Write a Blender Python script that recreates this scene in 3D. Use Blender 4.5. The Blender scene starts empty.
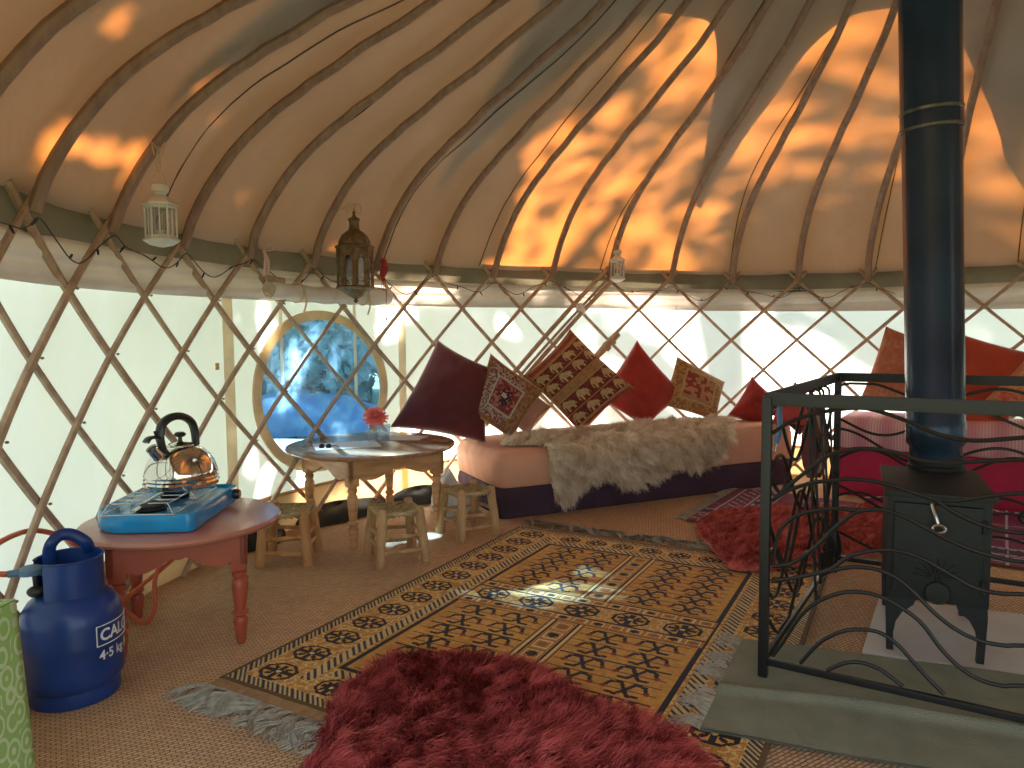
import bpy, bmesh, math, random
import numpy as np
from mathutils import Vector, Matrix
random.seed(7); RNG = np.random.default_rng(7)
PI = math.pi
sc = bpy.context.scene
COL = sc.collection

# ------------------------------------------------------------------ camera
F_PX, PITCH, ROLL, CAM_H = 716.03, -0.07, -0.0083, 0.954
cam_d = bpy.data.cameras.new('camera'); cam = bpy.data.objects.new('camera', cam_d); COL.objects.link(cam)
cam_d.sensor_width = 36.0; cam_d.lens = 36.0 * F_PX / 1024.0
cam_d.clip_start = 0.02; cam_d.clip_end = 200
cp, sp = math.cos(PITCH), math.sin(PITCH)
right = Vector((1, 0, 0)); fwd = Vector((0, cp, sp)); up = Vector((0, -sp, cp))
cr, sr = math.cos(ROLL), math.sin(ROLL)
X = right * cr + up * sr
Y = up * cr - right * sr
M = Matrix((( X.x, Y.x, -fwd.x, 0), (X.y, Y.y, -fwd.y, 0), (X.z, Y.z, -fwd.z, CAM_H), (0, 0, 0, 1)))
cam.matrix_world = M
sc.camera = cam

# ------------------------------------------------------------------ light
SUN_DIR = Vector((-1.06, 0.87, 0.77)).normalized()          # towards the sun
w = bpy.data.worlds.new('world'); sc.world = w; w.use_nodes = True
bg = w.node_tree.nodes['Background']
bg.inputs[0].default_value = (0.82, 0.94, 1.0, 1); bg.inputs[1].default_value = 1.0
sd = bpy.data.lights.new('sun', 'SUN'); sun = bpy.data.objects.new('sun', sd); COL.objects.link(sun)
sd.energy = 38.0; sd.angle = math.radians(1.2); sd.color = (1.0, 0.90, 0.76)
sun.rotation_euler = SUN_DIR.to_track_quat('Z', 'Y').to_euler(); sun.location = SUN_DIR * 20
sc.view_settings.view_transform = 'Standard'; sc.view_settings.look = 'None'
sc.view_settings.gamma = 1.0; sc.view_settings.use_curve_mapping = False
sc.view_settings.exposure = 1.05
sc.cycles.max_bounces = 10; sc.cycles.diffuse_bounces = 6; sc.cycles.transmission_bounces = 8
sc.cycles.transparent_max_bounces = 16; sc.cycles.sample_clamp_indirect = 8.0
sc.cycles.use_denoising = True

# ------------------------------------------------------------------ the yurt's measures
C = Vector((1.169, 2.284)); R0 = 2.5
TH0, DTH = 3.2546, 0.0819
ROW0, DZ = 1.322, 0.2066
def drop(th):                                              # the wall stands a little lower at the far right
    t = (th + PI) % (2 * PI) - PI; c = (TH0 - (t if t > -2.7 else t + 2 * PI)) / DTH
    x = min(1, max(0, (c - 16) / 9)); return .034 * x * x * (3 - 2 * x)
PQ = [0, .1, .2, .3, .4, .5, .7, .85, 1.0, 1.2, 1.36, 2.17]
PZ = [1.34, 1.53, 1.67, 1.765, 1.845, 1.905, 2.04, 2.125, 2.215, 2.35, 2.46, 2.96]
CR = [math.sqrt((R0 - q) ** 2 + .04 * q * q) + .022 for q in PQ]
CZ = [z + .035 for z in PZ]
def prof_z(r):                                            # canvas height at radius r
    return float(np.interp(r, CR[::-1], CZ[::-1]))
def pol(th, r, z=0): return Vector((C.x + r * math.cos(th), C.y + r * math.sin(th), z))
def cth(c): return TH0 - c * DTH
def ray(u, v):
    a, b = u - 512, v - 384
    U = a * cr + b * sr; V = -a * sr + b * cr
    x, z = U / F_PX, -V / F_PX
    return Vector((x, cp - z * sp, sp + z * cp))
def pt(u, v, y):                                          # a picture point at distance y
    d = ray(u, v); return Vector((d.x * y / d.y, y, CAM_H + d.z * y / d.y))
def flo(u, v, z=0.0):                                     # a picture point at height z
    d = ray(u, v); l = (z - CAM_H) / d.z; return Vector((d.x * l, d.y * l, z))
DOOR = (-2.66, -1.15)                                      # the doorway the camera stands in, widened to let in more daylight
def in_door(th):
    t = (th + PI) % (2 * PI) - PI
    return DOOR[0] < t < DOOR[1]

# ------------------------------------------------------------------ materials
def mat(name, col, rough=.7, metal=0.0, var=.0, vscale=8.0, bump=0.0, bscale=60.0, spec=.5, sheen=0.0, col2=None, stretch=(1, 1, 1), trans=0.0, detail=4):
    m = bpy.data.materials.new(name); m.use_nodes = True
    nt = m.node_tree; N = nt.nodes; L = nt.links; p = N['Principled BSDF']
    p.inputs['Base Color'].default_value = (*col, 1); p.inputs['Roughness'].default_value = rough
    p.inputs['Metallic'].default_value = metal; p.inputs['Specular IOR Level'].default_value = spec
    if sheen: p.inputs['Sheen Weight'].default_value = sheen; p.inputs['Sheen Roughness'].default_value = .4
    tc = N.new('ShaderNodeTexCoord'); mp = N.new('ShaderNodeMapping'); mp.inputs['Scale'].default_value = stretch
    L.new(tc.outputs['Object'], mp.inputs['Vector'])
    if var or col2:
        n = N.new('ShaderNodeTexNoise'); n.inputs['Scale'].default_value = vscale; n.inputs['Detail'].default_value = detail
        L.new(mp.outputs[0], n.inputs['Vector'])
        r = N.new('ShaderNodeValToRGB'); r.color_ramp.elements[0].position = .3; r.color_ramp.elements[1].position = .7
        if col2: a, b = col, col2
        else: a = tuple(min(1, c * (1 - var)) for c in col); b = tuple(min(1, c * (1 + var)) for c in col)
        r.color_ramp.elements[0].color = (*a, 1); r.color_ramp.elements[1].color = (*b, 1)
        L.new(n.outputs[0], r.inputs[0]); L.new(r.outputs[0], p.inputs['Base Color'])
    if bump:
        n2 = N.new('ShaderNodeTexNoise'); n2.inputs['Scale'].default_value = bscale; n2.inputs['Detail'].default_value = 3
        L.new(mp.outputs[0], n2.inputs['Vector'])
        b = N.new('ShaderNodeBump'); b.inputs['Strength'].default_value = bump; b.inputs['Distance'].default_value = .004
        L.new(n2.outputs[0], b.inputs['Height']); L.new(b.outputs[0], p.inputs['Normal'])
    return m
def attr_mat(name, rough=.9, bump=.3, bscale=300, sheen=.2, fac=1.0):
    m = mat(name, (.5, .5, .5), rough, bump=bump, bscale=bscale, sheen=sheen, spec=.2)
    nt = m.node_tree; a = nt.nodes.new('ShaderNodeVertexColor'); a.layer_name = 'pattern'
    nt.links.new(a.outputs[0], nt.nodes['Principled BSDF'].inputs['Base Color'])
    return m
def canvas_mat(name, dif, tra, fac, var=.12, vs=3.0, bump=.25, bscale=250.0, spots=None):
    m = bpy.data.materials.new(name); m.use_nodes = True
    nt = m.node_tree; N = nt.nodes; L = nt.links; N.remove(N['Principled BSDF']); o = N['Material Output']
    d = N.new('ShaderNodeBsdfDiffuse'); t = N.new('ShaderNodeBsdfTranslucent'); mx = N.new('ShaderNodeMixShader')
    tc = N.new('ShaderNodeTexCoord'); n = N.new('ShaderNodeTexNoise'); n.inputs['Scale'].default_value = vs; n.inputs['Detail'].default_value = 5
    L.new(tc.outputs['Object'], n.inputs['Vector'])
    def ramp(c, v):
        r = N.new('ShaderNodeValToRGB'); r.color_ramp.elements[0].position = .3; r.color_ramp.elements[1].position = .7
        r.color_ramp.elements[0].color = tuple(min(1, x * (1 - v)) for x in c) + (1,)
        r.color_ramp.elements[1].color = tuple(min(1, x * (1 + v)) for x in c) + (1,)
        L.new(n.outputs[0], r.inputs[0]); return r
    L.new(ramp(dif, var).outputs[0], d.inputs[0]); L.new(ramp(tra, var).outputs[0], t.inputs[0])
    n2 = N.new('ShaderNodeTexNoise'); n2.inputs['Scale'].default_value = bscale
    L.new(tc.outputs['Object'], n2.inputs['Vector'])
    n3 = N.new('ShaderNodeTexNoise'); n3.inputs['Scale'].default_value = 5; n3.inputs['Detail'].default_value = 3; L.new(tc.outputs['Object'], n3.inputs['Vector'])
    b0 = N.new('ShaderNodeBump'); b0.inputs['Strength'].default_value = .5; b0.inputs['Distance'].default_value = .05
    L.new(n3.outputs[0], b0.inputs['Height'])
    b = N.new('ShaderNodeBump'); b.inputs['Strength'].default_value = bump; b.inputs['Distance'].default_value = .002
    L.new(n2.outputs[0], b.inputs['Height']); L.new(b0.outputs[0], b.inputs['Normal']); L.new(b.outputs[0], d.inputs['Normal'])
    mx.inputs[0].default_value = fac
    L.new(d.outputs[0], mx.inputs[1]); L.new(t.outputs[0], mx.inputs[2]); L.new(mx.outputs[0], o.inputs[0])
    return m
def wood_mat(name, c1, c2, rough=.55, scale=(1, 1, 14), vs=6, bump=.15):
    return mat(name, c1, rough, col2=c2, vscale=vs, bump=bump, bscale=vs * 3, stretch=scale)
MT = {}
MT['roof'] = canvas_mat('roof_canvas', (.38, .355, .335), (1.0, .31, .06), .088, .08, 2.0)
MT['cover'] = canvas_mat('crown_cover_canvas', (.34, .30, .24), (.50, .50, .45), .05, .06, 2.0)
MT['wall'] = canvas_mat('wall_canvas', (.76, .78, .76), (.87, .92, .94), .50, .05, 1.5)
MT['band'] = canvas_mat('olive_band_canvas', (.20, .18, .14), (.20, .16, .10), .12, .15, 6)
MT['valance'] = canvas_mat('cream_valance', (.66, .62, .58), (.8, .66, .55), .13, .08, 6)
MT['webbing'] = canvas_mat('cream_webbing', (.78, .66, .50), (.9, .72, .5), .42, .1, 9)
MT['skirt'] = canvas_mat('tan_skirt', (.62, .45, .25), (.8, .5, .25), .35, .1, 9)
MT['pole'] = wood_mat('steamed_ash', (.34, .23, .16), (.52, .38, .28), .6, (6, 6, 1.5), 5)
MT['rafter'] = wood_mat('dark_ash', (.21, .135, .10), (.33, .225, .17), .6, (6, 6, 1.5), 5)
MT['blind'] = canvas_mat('blind_canvas', (.82, .80, .77), (.7, .65, .6), .12, .08, 14)
MT['seam'] = mat('seam_thread', (.10, .08, .06), .9)
MT['redpaint'] = mat('red_oxide_paint', (.36, .075, .04), .42, var=.12, vscale=5, bump=.08, bscale=40)
MT['redtop'] = mat('worn_red_top', (.40, .13, .09), .25, col2=(.52, .24, .19), vscale=5, bump=.04, bscale=60)
MT['pine'] = wood_mat('knotty_pine', (.42, .21, .09), (.66, .39, .19), .45, (1.2, 1.2, 9), 5)
MT['pinetop'] = wood_mat('polished_pine_top', (.30, .16, .09), (.46, .29, .18), .16, (9, 1.2, 1.2), 5, .04)
MT['stool'] = wood_mat('peeled_branch', (.30, .175, .075), (.58, .39, .19), .65, (5, 5, 1.2), 6, .3)
MT['iron'] = mat('black_iron', (.012, .013, .013), .45, .3, bump=.15, bscale=90)
MT['stove'] = mat('stove_plate', (.010, .013, .013), .6, .2, var=.2, vscale=14, bump=.25, bscale=120)
MT['flue'] = mat('enamel_flue', (.020, .042, .080), .24, .3, var=.35, vscale=4, bump=.06, bscale=30)
MT['steel'] = mat('polished_steel', (.78, .75, .70), .08, 1.0)
MT['wire'] = mat('chromed_wire', (.6, .6, .6), .25, 1.0)
MT['black'] = mat('black_plastic', (.02, .022, .024), .3)
MT['bluepaint'] = mat('blue_cooker_enamel', (.01, .26, .62), .18, var=.15, vscale=9)
MT['gasblue'] = mat('gas_bottle_blue', (.010, .045, .22), .32, var=.22, vscale=10, bump=.05, bscale=50)
MT['white_ink'] = mat('white_ink', (.75, .78, .8), .5)
MT['hose'] = mat('orange_hose', (.55, .13, .06), .4)
MT['lantern_white'] = mat('chipped_white_enamel', (.68, .68, .64), .4, col2=(.55, .54, .5), vscale=20)
MT['lantern_brass'] = mat('aged_brass', (.20, .13, .07), .6, .6, var=.4, vscale=40, bump=.4, bscale=160)
MT['string'] = mat('jute_string', (.50, .38, .26), .9)
MT['pink_ribbon'] = mat('pink_ribbon', (.70, .48, .44), .8)
MT['red_cloth'] = mat('red_cloth', (.35, .04, .04), .9)
MT['cable'] = mat('black_cable', (.015, .015, .02), .5)
MT['rope'] = mat('natural_rope', (.42, .32, .2), .95, bump=.5, bscale=120)
MT['velvet'] = mat('burgundy_velvet', (.10, .012, .018), .8, sheen=.6, var=.25, vscale=7, bump=.3, bscale=12)
MT['redvelvet'] = mat('red_velvet', (.32, .022, .015), .8, sheen=.5, var=.25, vscale=7, bump=.3, bscale=12)
MT['orangevelvet'] = mat('orange_red_velvet', (.42, .055, .022), .8, sheen=.5, var=.25, vscale=7, bump=.3, bscale=12)
MT['pinkred'] = mat('rose_red_cotton', (.45, .07, .06), .85, var=.2, vscale=9, bump=.3, bscale=40)
MT['pattern'] = attr_mat('woven_pattern', .85, .3, 400, .15)
MT['rugpile'] = attr_mat('rug_pile', .95, .5, 260, .1)
MT['peach'] = mat('peach_sheet', (.62, .34, .23), .85, var=.08, vscale=5, bump=.4, bscale=9)
MT['plum'] = mat('plum_cover', (.055, .03, .055), .9, var=.2, vscale=5, bump=.4, bscale=9)
MT['crimson'] = mat('crimson_cover', (.42, .02, .075), .85, var=.15, vscale=5, bump=.4, bscale=9)
MT['wool_cream'] = mat('cream_wool', (.72, .57, .38), .85, col2=(.86, .74, .55), vscale=30)
MT['wool_red'] = mat('wine_red_wool', (.33, .035, .035), .75, col2=(.56, .10, .09), vscale=45)
MT['wool_coral'] = mat('coral_red_wool', (.50, .085, .075), .8, col2=(.70, .20, .17), vscale=40)
MT['fringe'] = mat('grey_fringe', (.27, .27, .23), .95, col2=(.44, .43, .37), vscale=60)
MT['greenmat'] = mat('green_wool_mat', (.175, .195, .145), .95, col2=(.23, .245, .185), vscale=12, bump=.8, bscale=220)
MT['slab'] = mat('hearth_slab', (.44, .44, .44), .42, col2=(.56, .56, .54), vscale=4, bump=.08, bscale=40)
MT['rush'] = mat('woven_rush', (.20, .15, .07), .9, col2=(.58, .47, .27), vscale=34, bump=.8, bscale=90, stretch=(1, 5, 1))
MT['darkbag'] = mat('dark_nylon', (.02, .022, .02), .6, var=.4, vscale=9, bump=.6, bscale=15)
MT['paper'] = mat('white_paper', (.80, .80, .80), .5)
MT['petal'] = mat('coral_petal', (.85, .20, .17), .6, col2=(.95, .38, .34), vscale=30)
MT['leafy'] = mat('stem_green', (.08, .20, .05), .6)
MT['bluewhite'] = canvas_mat('pale_blue_plastic', (.60, .68, .75), (.7, .8, .9), .3, .2, 14)
def glass_mat(name, col, rough=.02):
    m = bpy.data.materials.new(name); m.use_nodes = True; p = m.node_tree.nodes['Principled BSDF']
    p.inputs['Base Color'].default_value = (*col, 1); p.inputs['Roughness'].default_value = rough
    p.inputs['Transmission Weight'].default_value = 1.0; p.inputs['IOR'].default_value = 1.3
    return m
def pane_mat(name, col, gl=.08):
    m = bpy.data.materials.new(name); m.use_nodes = True
    nt = m.node_tree; N = nt.nodes; L = nt.links; N.remove(N['Principled BSDF'])
    t = N.new('ShaderNodeBsdfTransparent'); t.inputs[0].default_value = (*col, 1)
    g = N.new('ShaderNodeBsdfGlossy'); g.inputs['Roughness'].default_value = .12; g.inputs[0].default_value = (.9, .95, 1, 1)
    d = N.new('ShaderNodeBsdfTranslucent'); d.inputs[0].default_value = (col[0] * .8, col[1] * .9, 1, 1)
    n = N.new('ShaderNodeTexNoise'); n.inputs['Scale'].default_value = 14; n.inputs['Detail'].default_value = 6
    tc = N.new('ShaderNodeTexCoord'); L.new(tc.outputs['Object'], n.inputs['Vector'])
    mr = N.new('ShaderNodeMapRange'); mr.inputs[1].default_value = .4; mr.inputs[2].default_value = .75; mr.inputs[3].default_value = .04; mr.inputs[4].default_value = .34
    L.new(n.outputs[0], mr.inputs[0])
    m1 = N.new('ShaderNodeMixShader'); m2 = N.new('ShaderNodeMixShader'); m2.inputs[0].default_value = gl
    L.new(mr.outputs[0], m1.inputs[0]); L.new(t.outputs[0], m1.inputs[1]); L.new(d.outputs[0], m1.inputs[2])
    L.new(m1.outputs[0], m2.inputs[1]); L.new(g.outputs[0], m2.inputs[2]); L.new(m2.outputs[0], N['Material Output'].inputs[0])
    return m
MT['pane'] = pane_mat('vinyl_pane_outdoor_cast', (.28, .60, 1.0))  # blue cast of the outdoor light put into the pane colour
MT['lglass'] = pane_mat('lantern_glass', (.8, .85, .85), .12)
MT['glass'] = pane_mat('tumbler_glass', (.86, .93, .96), .16)

MT['strand'] = attr_mat('dyed_wool_strand', .7, 0, 300, .0)
WOOL = {'red': ((.20, .020, .022), (.74, .16, .15)), 'coral': ((.28, .035, .03), (.80, .24, .20)), 'cream': ((.60, .47, .32), (1.0, .93, .80))}
# sisal matting: rows of woven knots
def sisal():
    m = bpy.data.materials.new('sisal_matting'); m.use_nodes = True; nt = m.node_tree; N = nt.nodes; L = nt.links; p = N['Principled BSDF']
    p.inputs['Roughness'].default_value = .9; p.inputs['Specular IOR Level'].default_value = .25
    tc = N.new('ShaderNodeTexCoord'); mp = N.new('ShaderNodeMapping'); mp.inputs['Rotation'].default_value = (0, 0, math.radians(-33))
    L.new(tc.outputs['Object'], mp.inputs['Vector'])
    br = N.new('ShaderNodeTexBrick'); br.inputs['Scale'].default_value = 1.0
    br.inputs['Brick Width'].default_value = .021; br.inputs['Row Height'].default_value = .0105; br.inputs['Mortar Size'].default_value = .0022
    br.inputs['Mortar Smooth'].default_value = .8; br.offset = .5
    br.inputs['Color1'].default_value = (.74, .53, .34, 1); br.inputs['Color2'].default_value = (.60, .42, .26, 1); br.inputs['Mortar'].default_value = (.27, .18, .11, 1)
    L.new(mp.outputs[0], br.inputs['Vector'])
    n = N.new('ShaderNodeTexNoise'); n.inputs['Scale'].default_value = 1.6; n.inputs['Detail'].default_value = 6; L.new(mp.outputs[0], n.inputs['Vector'])
    r = N.new('ShaderNodeValToRGB'); r.color_ramp.elements[0].position = .35; r.color_ramp.elements[1].position = .7
    r.color_ramp.elements[0].color = (.85, .80, .80, 1); r.color_ramp.elements[1].color = (1.12, 1.05, .98, 1); L.new(n.outputs[0], r.inputs[0])
    mx = N.new('ShaderNodeMix'); mx.data_type = 'RGBA'; mx.blend_type = 'MULTIPLY'; mx.inputs[0].default_value = 1
    L.new(br.outputs[0], mx.inputs[6]); L.new(r.outputs[0], mx.inputs[7]); L.new(mx.outputs[2], p.inputs['Base Color'])
    b = N.new('ShaderNodeBump'); b.inputs['Strength'].default_value = .9; b.inputs['Distance'].default_value = .004; b.invert = True
    L.new(br.outputs['Fac'], b.inputs['Height']); L.new(b.outputs[0], p.inputs['Normal'])
    return m
MT['sisal'] = sisal()

# ------------------------------------------------------------------ mesh helpers
class MB:
    def __init__(s): s.v = []; s.f = []; s.c = None
    def add(s, vs, fs):
        o = len(s.v); s.v += [tuple(p) for p in vs]; s.f += [tuple(i + o for i in f) for f in fs]; return s
    def box(s, c, size, rot=0.0, bev=0.0, tilt=None):
        bm = bmesh.new(); bmesh.ops.create_cube(bm, size=1)
        for v in bm.verts: v.co = Vector((v.co.x * size[0], v.co.y * size[1], v.co.z * size[2]))
        if bev: bmesh.ops.bevel(bm, geom=list(bm.edges), offset=bev, segments=2, profile=.7, affect='EDGES')
        m = Matrix.Translation(Vector(c)) @ Matrix.Rotation(rot, 4, 'Z')
        if tilt: m = m @ tilt
        bm.transform(m); bm.verts.ensure_lookup_table()
        s.add([v.co[:] for v in bm.verts], [[v.index for v in f.verts] for f in bm.faces]); bm.free(); return s
    def tube(s, pts, r, seg=8, closed=False, flat=None, cap=True):
        pts = [Vector(p) for p in pts]; n = len(pts); rs = r if isinstance(r, (list, tuple)) else [r] * n
        rings = []; prev = None
        for i in range(n):
            a = pts[(i - 1) % n] if (closed or i > 0) else pts[i]; b = pts[(i + 1) % n] if (closed or i < n - 1) else pts[i]
            t = (b - a).normalized() if (b - a).length > 1e-9 else Vector((0, 0, 1))
            if prev is None:
                u = t.orthogonal().normalized() if abs(t.z) > .99 else Vector((0, 0, 1)).cross(t).normalized()
            else: u = (prev - t * prev.dot(t)).normalized()
            prev = u; w_ = t.cross(u)
            fu, fw = (1, 1) if flat is None else flat
            rings.append([pts[i] + (u * math.cos(2 * PI * k / seg) * fu + w_ * math.sin(2 * PI * k / seg) * fw) * rs[i] for k in range(seg)])
        vs = [p for rg in rings for p in rg]; fs = []
        for i in range(n if closed else n - 1):
            j = (i + 1) % n
            for k in range(seg):
                l = (k + 1) % seg; fs.append((i * seg + k, i * seg + l, j * seg + l, j * seg + k))
        if not closed and cap: fs.append(tuple(range(seg - 1, -1, -1))); fs.append(tuple((n - 1) * seg + k for k in range(seg)))
        return s.add(vs, fs)
    def lathe(s, prof, seg=32, c=(0, 0, 0), sx=1, sy=1, a0=0.0, a1=2 * PI, m=None):
        full = abs(a1 - a0 - 2 * PI) < 1e-6; k = seg if full else seg + 1
        vs = []
        for (r, z) in prof:
            for i in range(k):
                a = a0 + (a1 - a0) * i / seg
                p = Vector((r * math.cos(a) * sx, r * math.sin(a) * sy, z))
                if m: p = m @ p
                vs.append((p.x + c[0], p.y + c[1], p.z + c[2]))
        fs = []
        for j in range(len(prof) - 1):
            for i in range(seg):
                l = (i + 1) % k; fs.append((j * k + i, j * k + l, (j + 1) * k + l, (j + 1) * k + i))
        return s.add(vs, fs)
    def prism(s, outline, z0, z1, m=None):
        n = len(outline); vs = [Vector((x, y, z0)) for x, y in outline] + [Vector((x, y, z1)) for x, y in outline]
        if m: vs = [m @ v for v in vs]
        fs = [tuple(range(n - 1, -1, -1)), tuple(range(n, 2 * n))] + [(i, (i + 1) % n, n + (i + 1) % n, n + i) for i in range(n)]
        return s.add(vs, fs)
    def grid(s, fn, nu, nv):
        vs = [fn(i / nu, j / nv) for j in range(nv + 1) for i in range(nu + 1)]
        fs = [(j * (nu + 1) + i, j * (nu + 1) + i + 1, (j + 1) * (nu + 1) + i + 1, (j + 1) * (nu + 1) + i) for j in range(nv) for i in range(nu)]
        return s.add(vs, fs)
    def sphere(s, c, r, seg=12, rings=8, sc_=(1, 1, 1)):
        prof = [(max(1e-4, r * math.sin(PI * i / rings)), -r * math.cos(PI * i / rings)) for i in range(rings + 1)]
        m = Matrix.Diagonal((*sc_, 1)); return s.lathe(prof, seg, c, m=m)
    def build(s, name, material, parent=None, smooth=True, recalc=True, colors=None, world=True, props=None):
        me = bpy.data.meshes.new(name)
        V = [Vector(v) for v in s.v]
        o = bpy.data.objects.new(name, me); COL.objects.link(o)
        if parent is not None:
            o.parent = parent
            if world:
                inv = wmat(parent).inverted(); V = [inv @ v for v in V]
        elif world:
            a = np.array([v[:] for v in V]); c = Vector(((a[:, 0].min() + a[:, 0].max()) / 2, (a[:, 1].min() + a[:, 1].max()) / 2, a[:, 2].min()))
            V = [v - c for v in V]; o.location = c
        me.from_pydata([v[:] for v in V], [], s.f)
        if recalc:
            bm = bmesh.new(); bm.from_mesh(me); bmesh.ops.recalc_face_normals(bm, faces=bm.faces); bm.to_mesh(me); bm.free()
        if smooth:
            me.polygons.foreach_set('use_smooth', [True] * len(me.polygons))
            if smooth != 'all': me.set_sharp_from_angle(angle=math.radians(40))
        me.materials.append(material); me.update()
        if props:
            for k, v in props.items(): o[k] = v
        return o
def wmat(o):
    m = Matrix.Translation(o.location) @ o.rotation_euler.to_matrix().to_4x4()
    return m if o.parent is None else wmat(o.parent) @ m
def raw(name, V, Fq, material, parent=None, colors=None, smooth=False, origin=None):
    """numpy arrays to one mesh; V world coordinates, Fq quads (n,4)"""
    V = np.asarray(V, dtype=np.float64); Fq = np.asarray(Fq, dtype=np.int32)
    me = bpy.data.meshes.new(name); o = bpy.data.objects.new(name, me); COL.objects.link(o)
    if parent is not None:
        o.parent = parent; im = np.array(wmat(parent).inverted()); V = V @ im[:3, :3].T + im[:3, 3]
    else:
        c = np.array([(V[:, 0].min() + V[:, 0].max()) / 2, (V[:, 1].min() + V[:, 1].max()) / 2, V[:, 2].min()]); V = V - c; o.location = c
    k = Fq.shape[1]
    me.vertices.add(len(V)); me.vertices.foreach_set('co', V.ravel())
    me.loops.add(Fq.size); me.loops.foreach_set('vertex_index', Fq.ravel())
    me.polygons.add(len(Fq)); me.polygons.foreach_set('loop_start', np.arange(0, Fq.size, k, dtype=np.int32))
    me.polygons.foreach_set('use_smooth', np.full(len(Fq), smooth))
    if colors is not None:
        ca = me.color_attributes.new('pattern', 'FLOAT_COLOR', 'CORNER')
        cc = np.repeat(np.concatenate([colors, np.ones((len(colors), 1))], 1), k, axis=0)
        ca.data.foreach_set('color', cc.ravel())
    me.materials.append(material); me.update(calc_edges=True); me.validate()
    return o
def thing(name, label, cat, loc=(0, 0, 0), rotz=0.0, group=None):
    o = bpy.data.objects.new(name, None); COL.objects.link(o); o.location = loc; o.rotation_euler = (0, 0, rotz)
    o.empty_display_size = .1; return tag(o, label, cat, group)
def tag(o, label, cat, group=None):
    o['label'] = label; o['category'] = cat
    if group: o['group'] = group
    return o
def struct(o): o['kind'] = 'structure'; return o
def copy_tree(o, parent=None):
    c = o.copy(); COL.objects.link(c); c.parent = parent
    for ch in [x for x in COL.objects if x.parent == o]: copy_tree(ch, c)
    return c
def catmull(pts, n=8, closed=False):
    P = [Vector(p) for p in pts]; out = []; m = len(P)
    rng = range(m if closed else m - 1)
    for i in rng:
        p0 = P[(i - 1) % m] if (closed or i > 0) else P[0]; p1 = P[i]; p2 = P[(i + 1) % m]
        p3 = P[(i + 2) % m] if (closed or i + 2 < m) else P[-1]
        for k in range(n):
            t = k / n
            out.append(.5 * ((2 * p1) + (p2 - p0) * t + (2 * p0 - 5 * p1 + 4 * p2 - p3) * t * t + (3 * p1 - p0 - 3 * p2 + p3) * t ** 3))
    if not closed: out.append(P[-1])
    return out
def inpoly(x, y, poly):
    ins = np.zeros(x.shape, bool); n = len(poly)
    for i in range(n):
        x1, y1 = poly[i][0], poly[i][1]; x2, y2 = poly[(i + 1) % n][0], poly[(i + 1) % n][1]
        c = ((y1 > y) != (y2 > y)) & (x < (x2 - x1) * (y - y1) / ((y2 - y1) if abs(y2 - y1) > 1e-12 else 1e-12) + x1)
        ins ^= c
    return ins
def edge_dist(x, y, poly):
    d = np.full(x.shape, 9.0); n = len(poly)
    for i in range(n):
        ax, ay = poly[i][0], poly[i][1]; bx, by = poly[(i + 1) % n][0], poly[(i + 1) % n][1]
        l2 = (bx - ax) ** 2 + (by - ay) ** 2 + 1e-12
        t = np.clip(((x - ax) * (bx - ax) + (y - ay) * (by - ay)) / l2, 0, 1)
        d = np.minimum(d, np.hypot(x - ax - t * (bx - ax), y - ay - t * (by - ay)))
    return d
def strands(P, N_, D, length, width, seg=4, droop=.5, curl=.006, name='wool', material=None, parent=None, clump=.5, clump_cell=.022):
    """P roots, N_ surface normals, D combing directions: tapered wool blades"""
    n = len(P)
    key = np.floor(P / clump_cell).astype(int); h = (key[:, 0] * 73856093 ^ key[:, 1] * 19349663 ^ key[:, 2] * 83492791) & 0xffff
    rr = np.random.default_rng(3).normal(size=(65536, 3))
    jit = rr[h] * .45 * clump + RNG.normal(size=(n, 3)) * .22
    d0 = N_ * (1 - droop * .5) + D * .35 + jit * .35
    d1 = N_ * .25 + D * (.5 + droop) + jit
    d0 /= np.linalg.norm(d0, axis=1)[:, None]; d1 /= np.linalg.norm(d1, axis=1)[:, None]
    L_ = length * RNG.uniform(.7, 1.2, n); side = np.cross(d0, RNG.normal(size=(n, 3))); side /= np.linalg.norm(side, axis=1)[:, None]
    ph = RNG.uniform(0, 6.28, n); V = np.zeros((n, seg + 1, 2, 3))
    cur = P - N_ * .002
    for k in range(seg + 1):
        t = k / seg
        off = side * (np.sin(ph + t * 7) * curl * t)[:, None]
        wd = width * (1 - t * .85)
        V[:, k, 0] = cur + off + side * wd; V[:, k, 1] = cur + off - side * wd
        dd = d0 * (1 - t) + d1 * t; cur = cur + dd * (L_ / seg)[:, None]
    V = V.reshape(-1, 3); base = (np.arange(n) * (seg + 1) * 2)[:, None]; Fs = []
    for k in range(seg): Fs.append(np.concatenate([base + 2 * k, base + 2 * k + 1, base + 2 * k + 3, base + 2 * k + 2], 1))
    c1, c2 = np.array(WOOL[material][0]), np.array(WOOL[material][1])
    t = np.clip(.5 + .28 * RNG.normal(size=n) + .32 * rr[h][:, 0], 0, 1)[:, None]; cc = c1 * (1 - t) + c2 * t     # every lock has its own dye tone
    return raw(name, V, np.concatenate(Fs), MT['strand'], parent, np.tile(cc, (seg, 1)), smooth=True)

# ================================================================== THE SETTING
# floor: one disc of matting
mb = MB(); mb.lathe([(2.72, -.12), (2.72, 0), (.001, 0)], 96, (C.x, C.y, 0)); fl = struct(mb.build('floor', MT['sisal'], smooth=False)); 
# outside ground
def ground_mat():
    return mat('meadow_ground', (.05, .09, .03), .95, col2=(.16, .17, .09), vscale=1.2, bump=.6, bscale=8)
mb = MB(); mb.grid(lambda u, v: (-40 + 80 * u, -30 + 80 * v, -.14 + .05 * math.sin(u * 40) * math.sin(v * 37)), 40, 40)
g = struct(mb.build('ground', ground_mat()))
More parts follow.
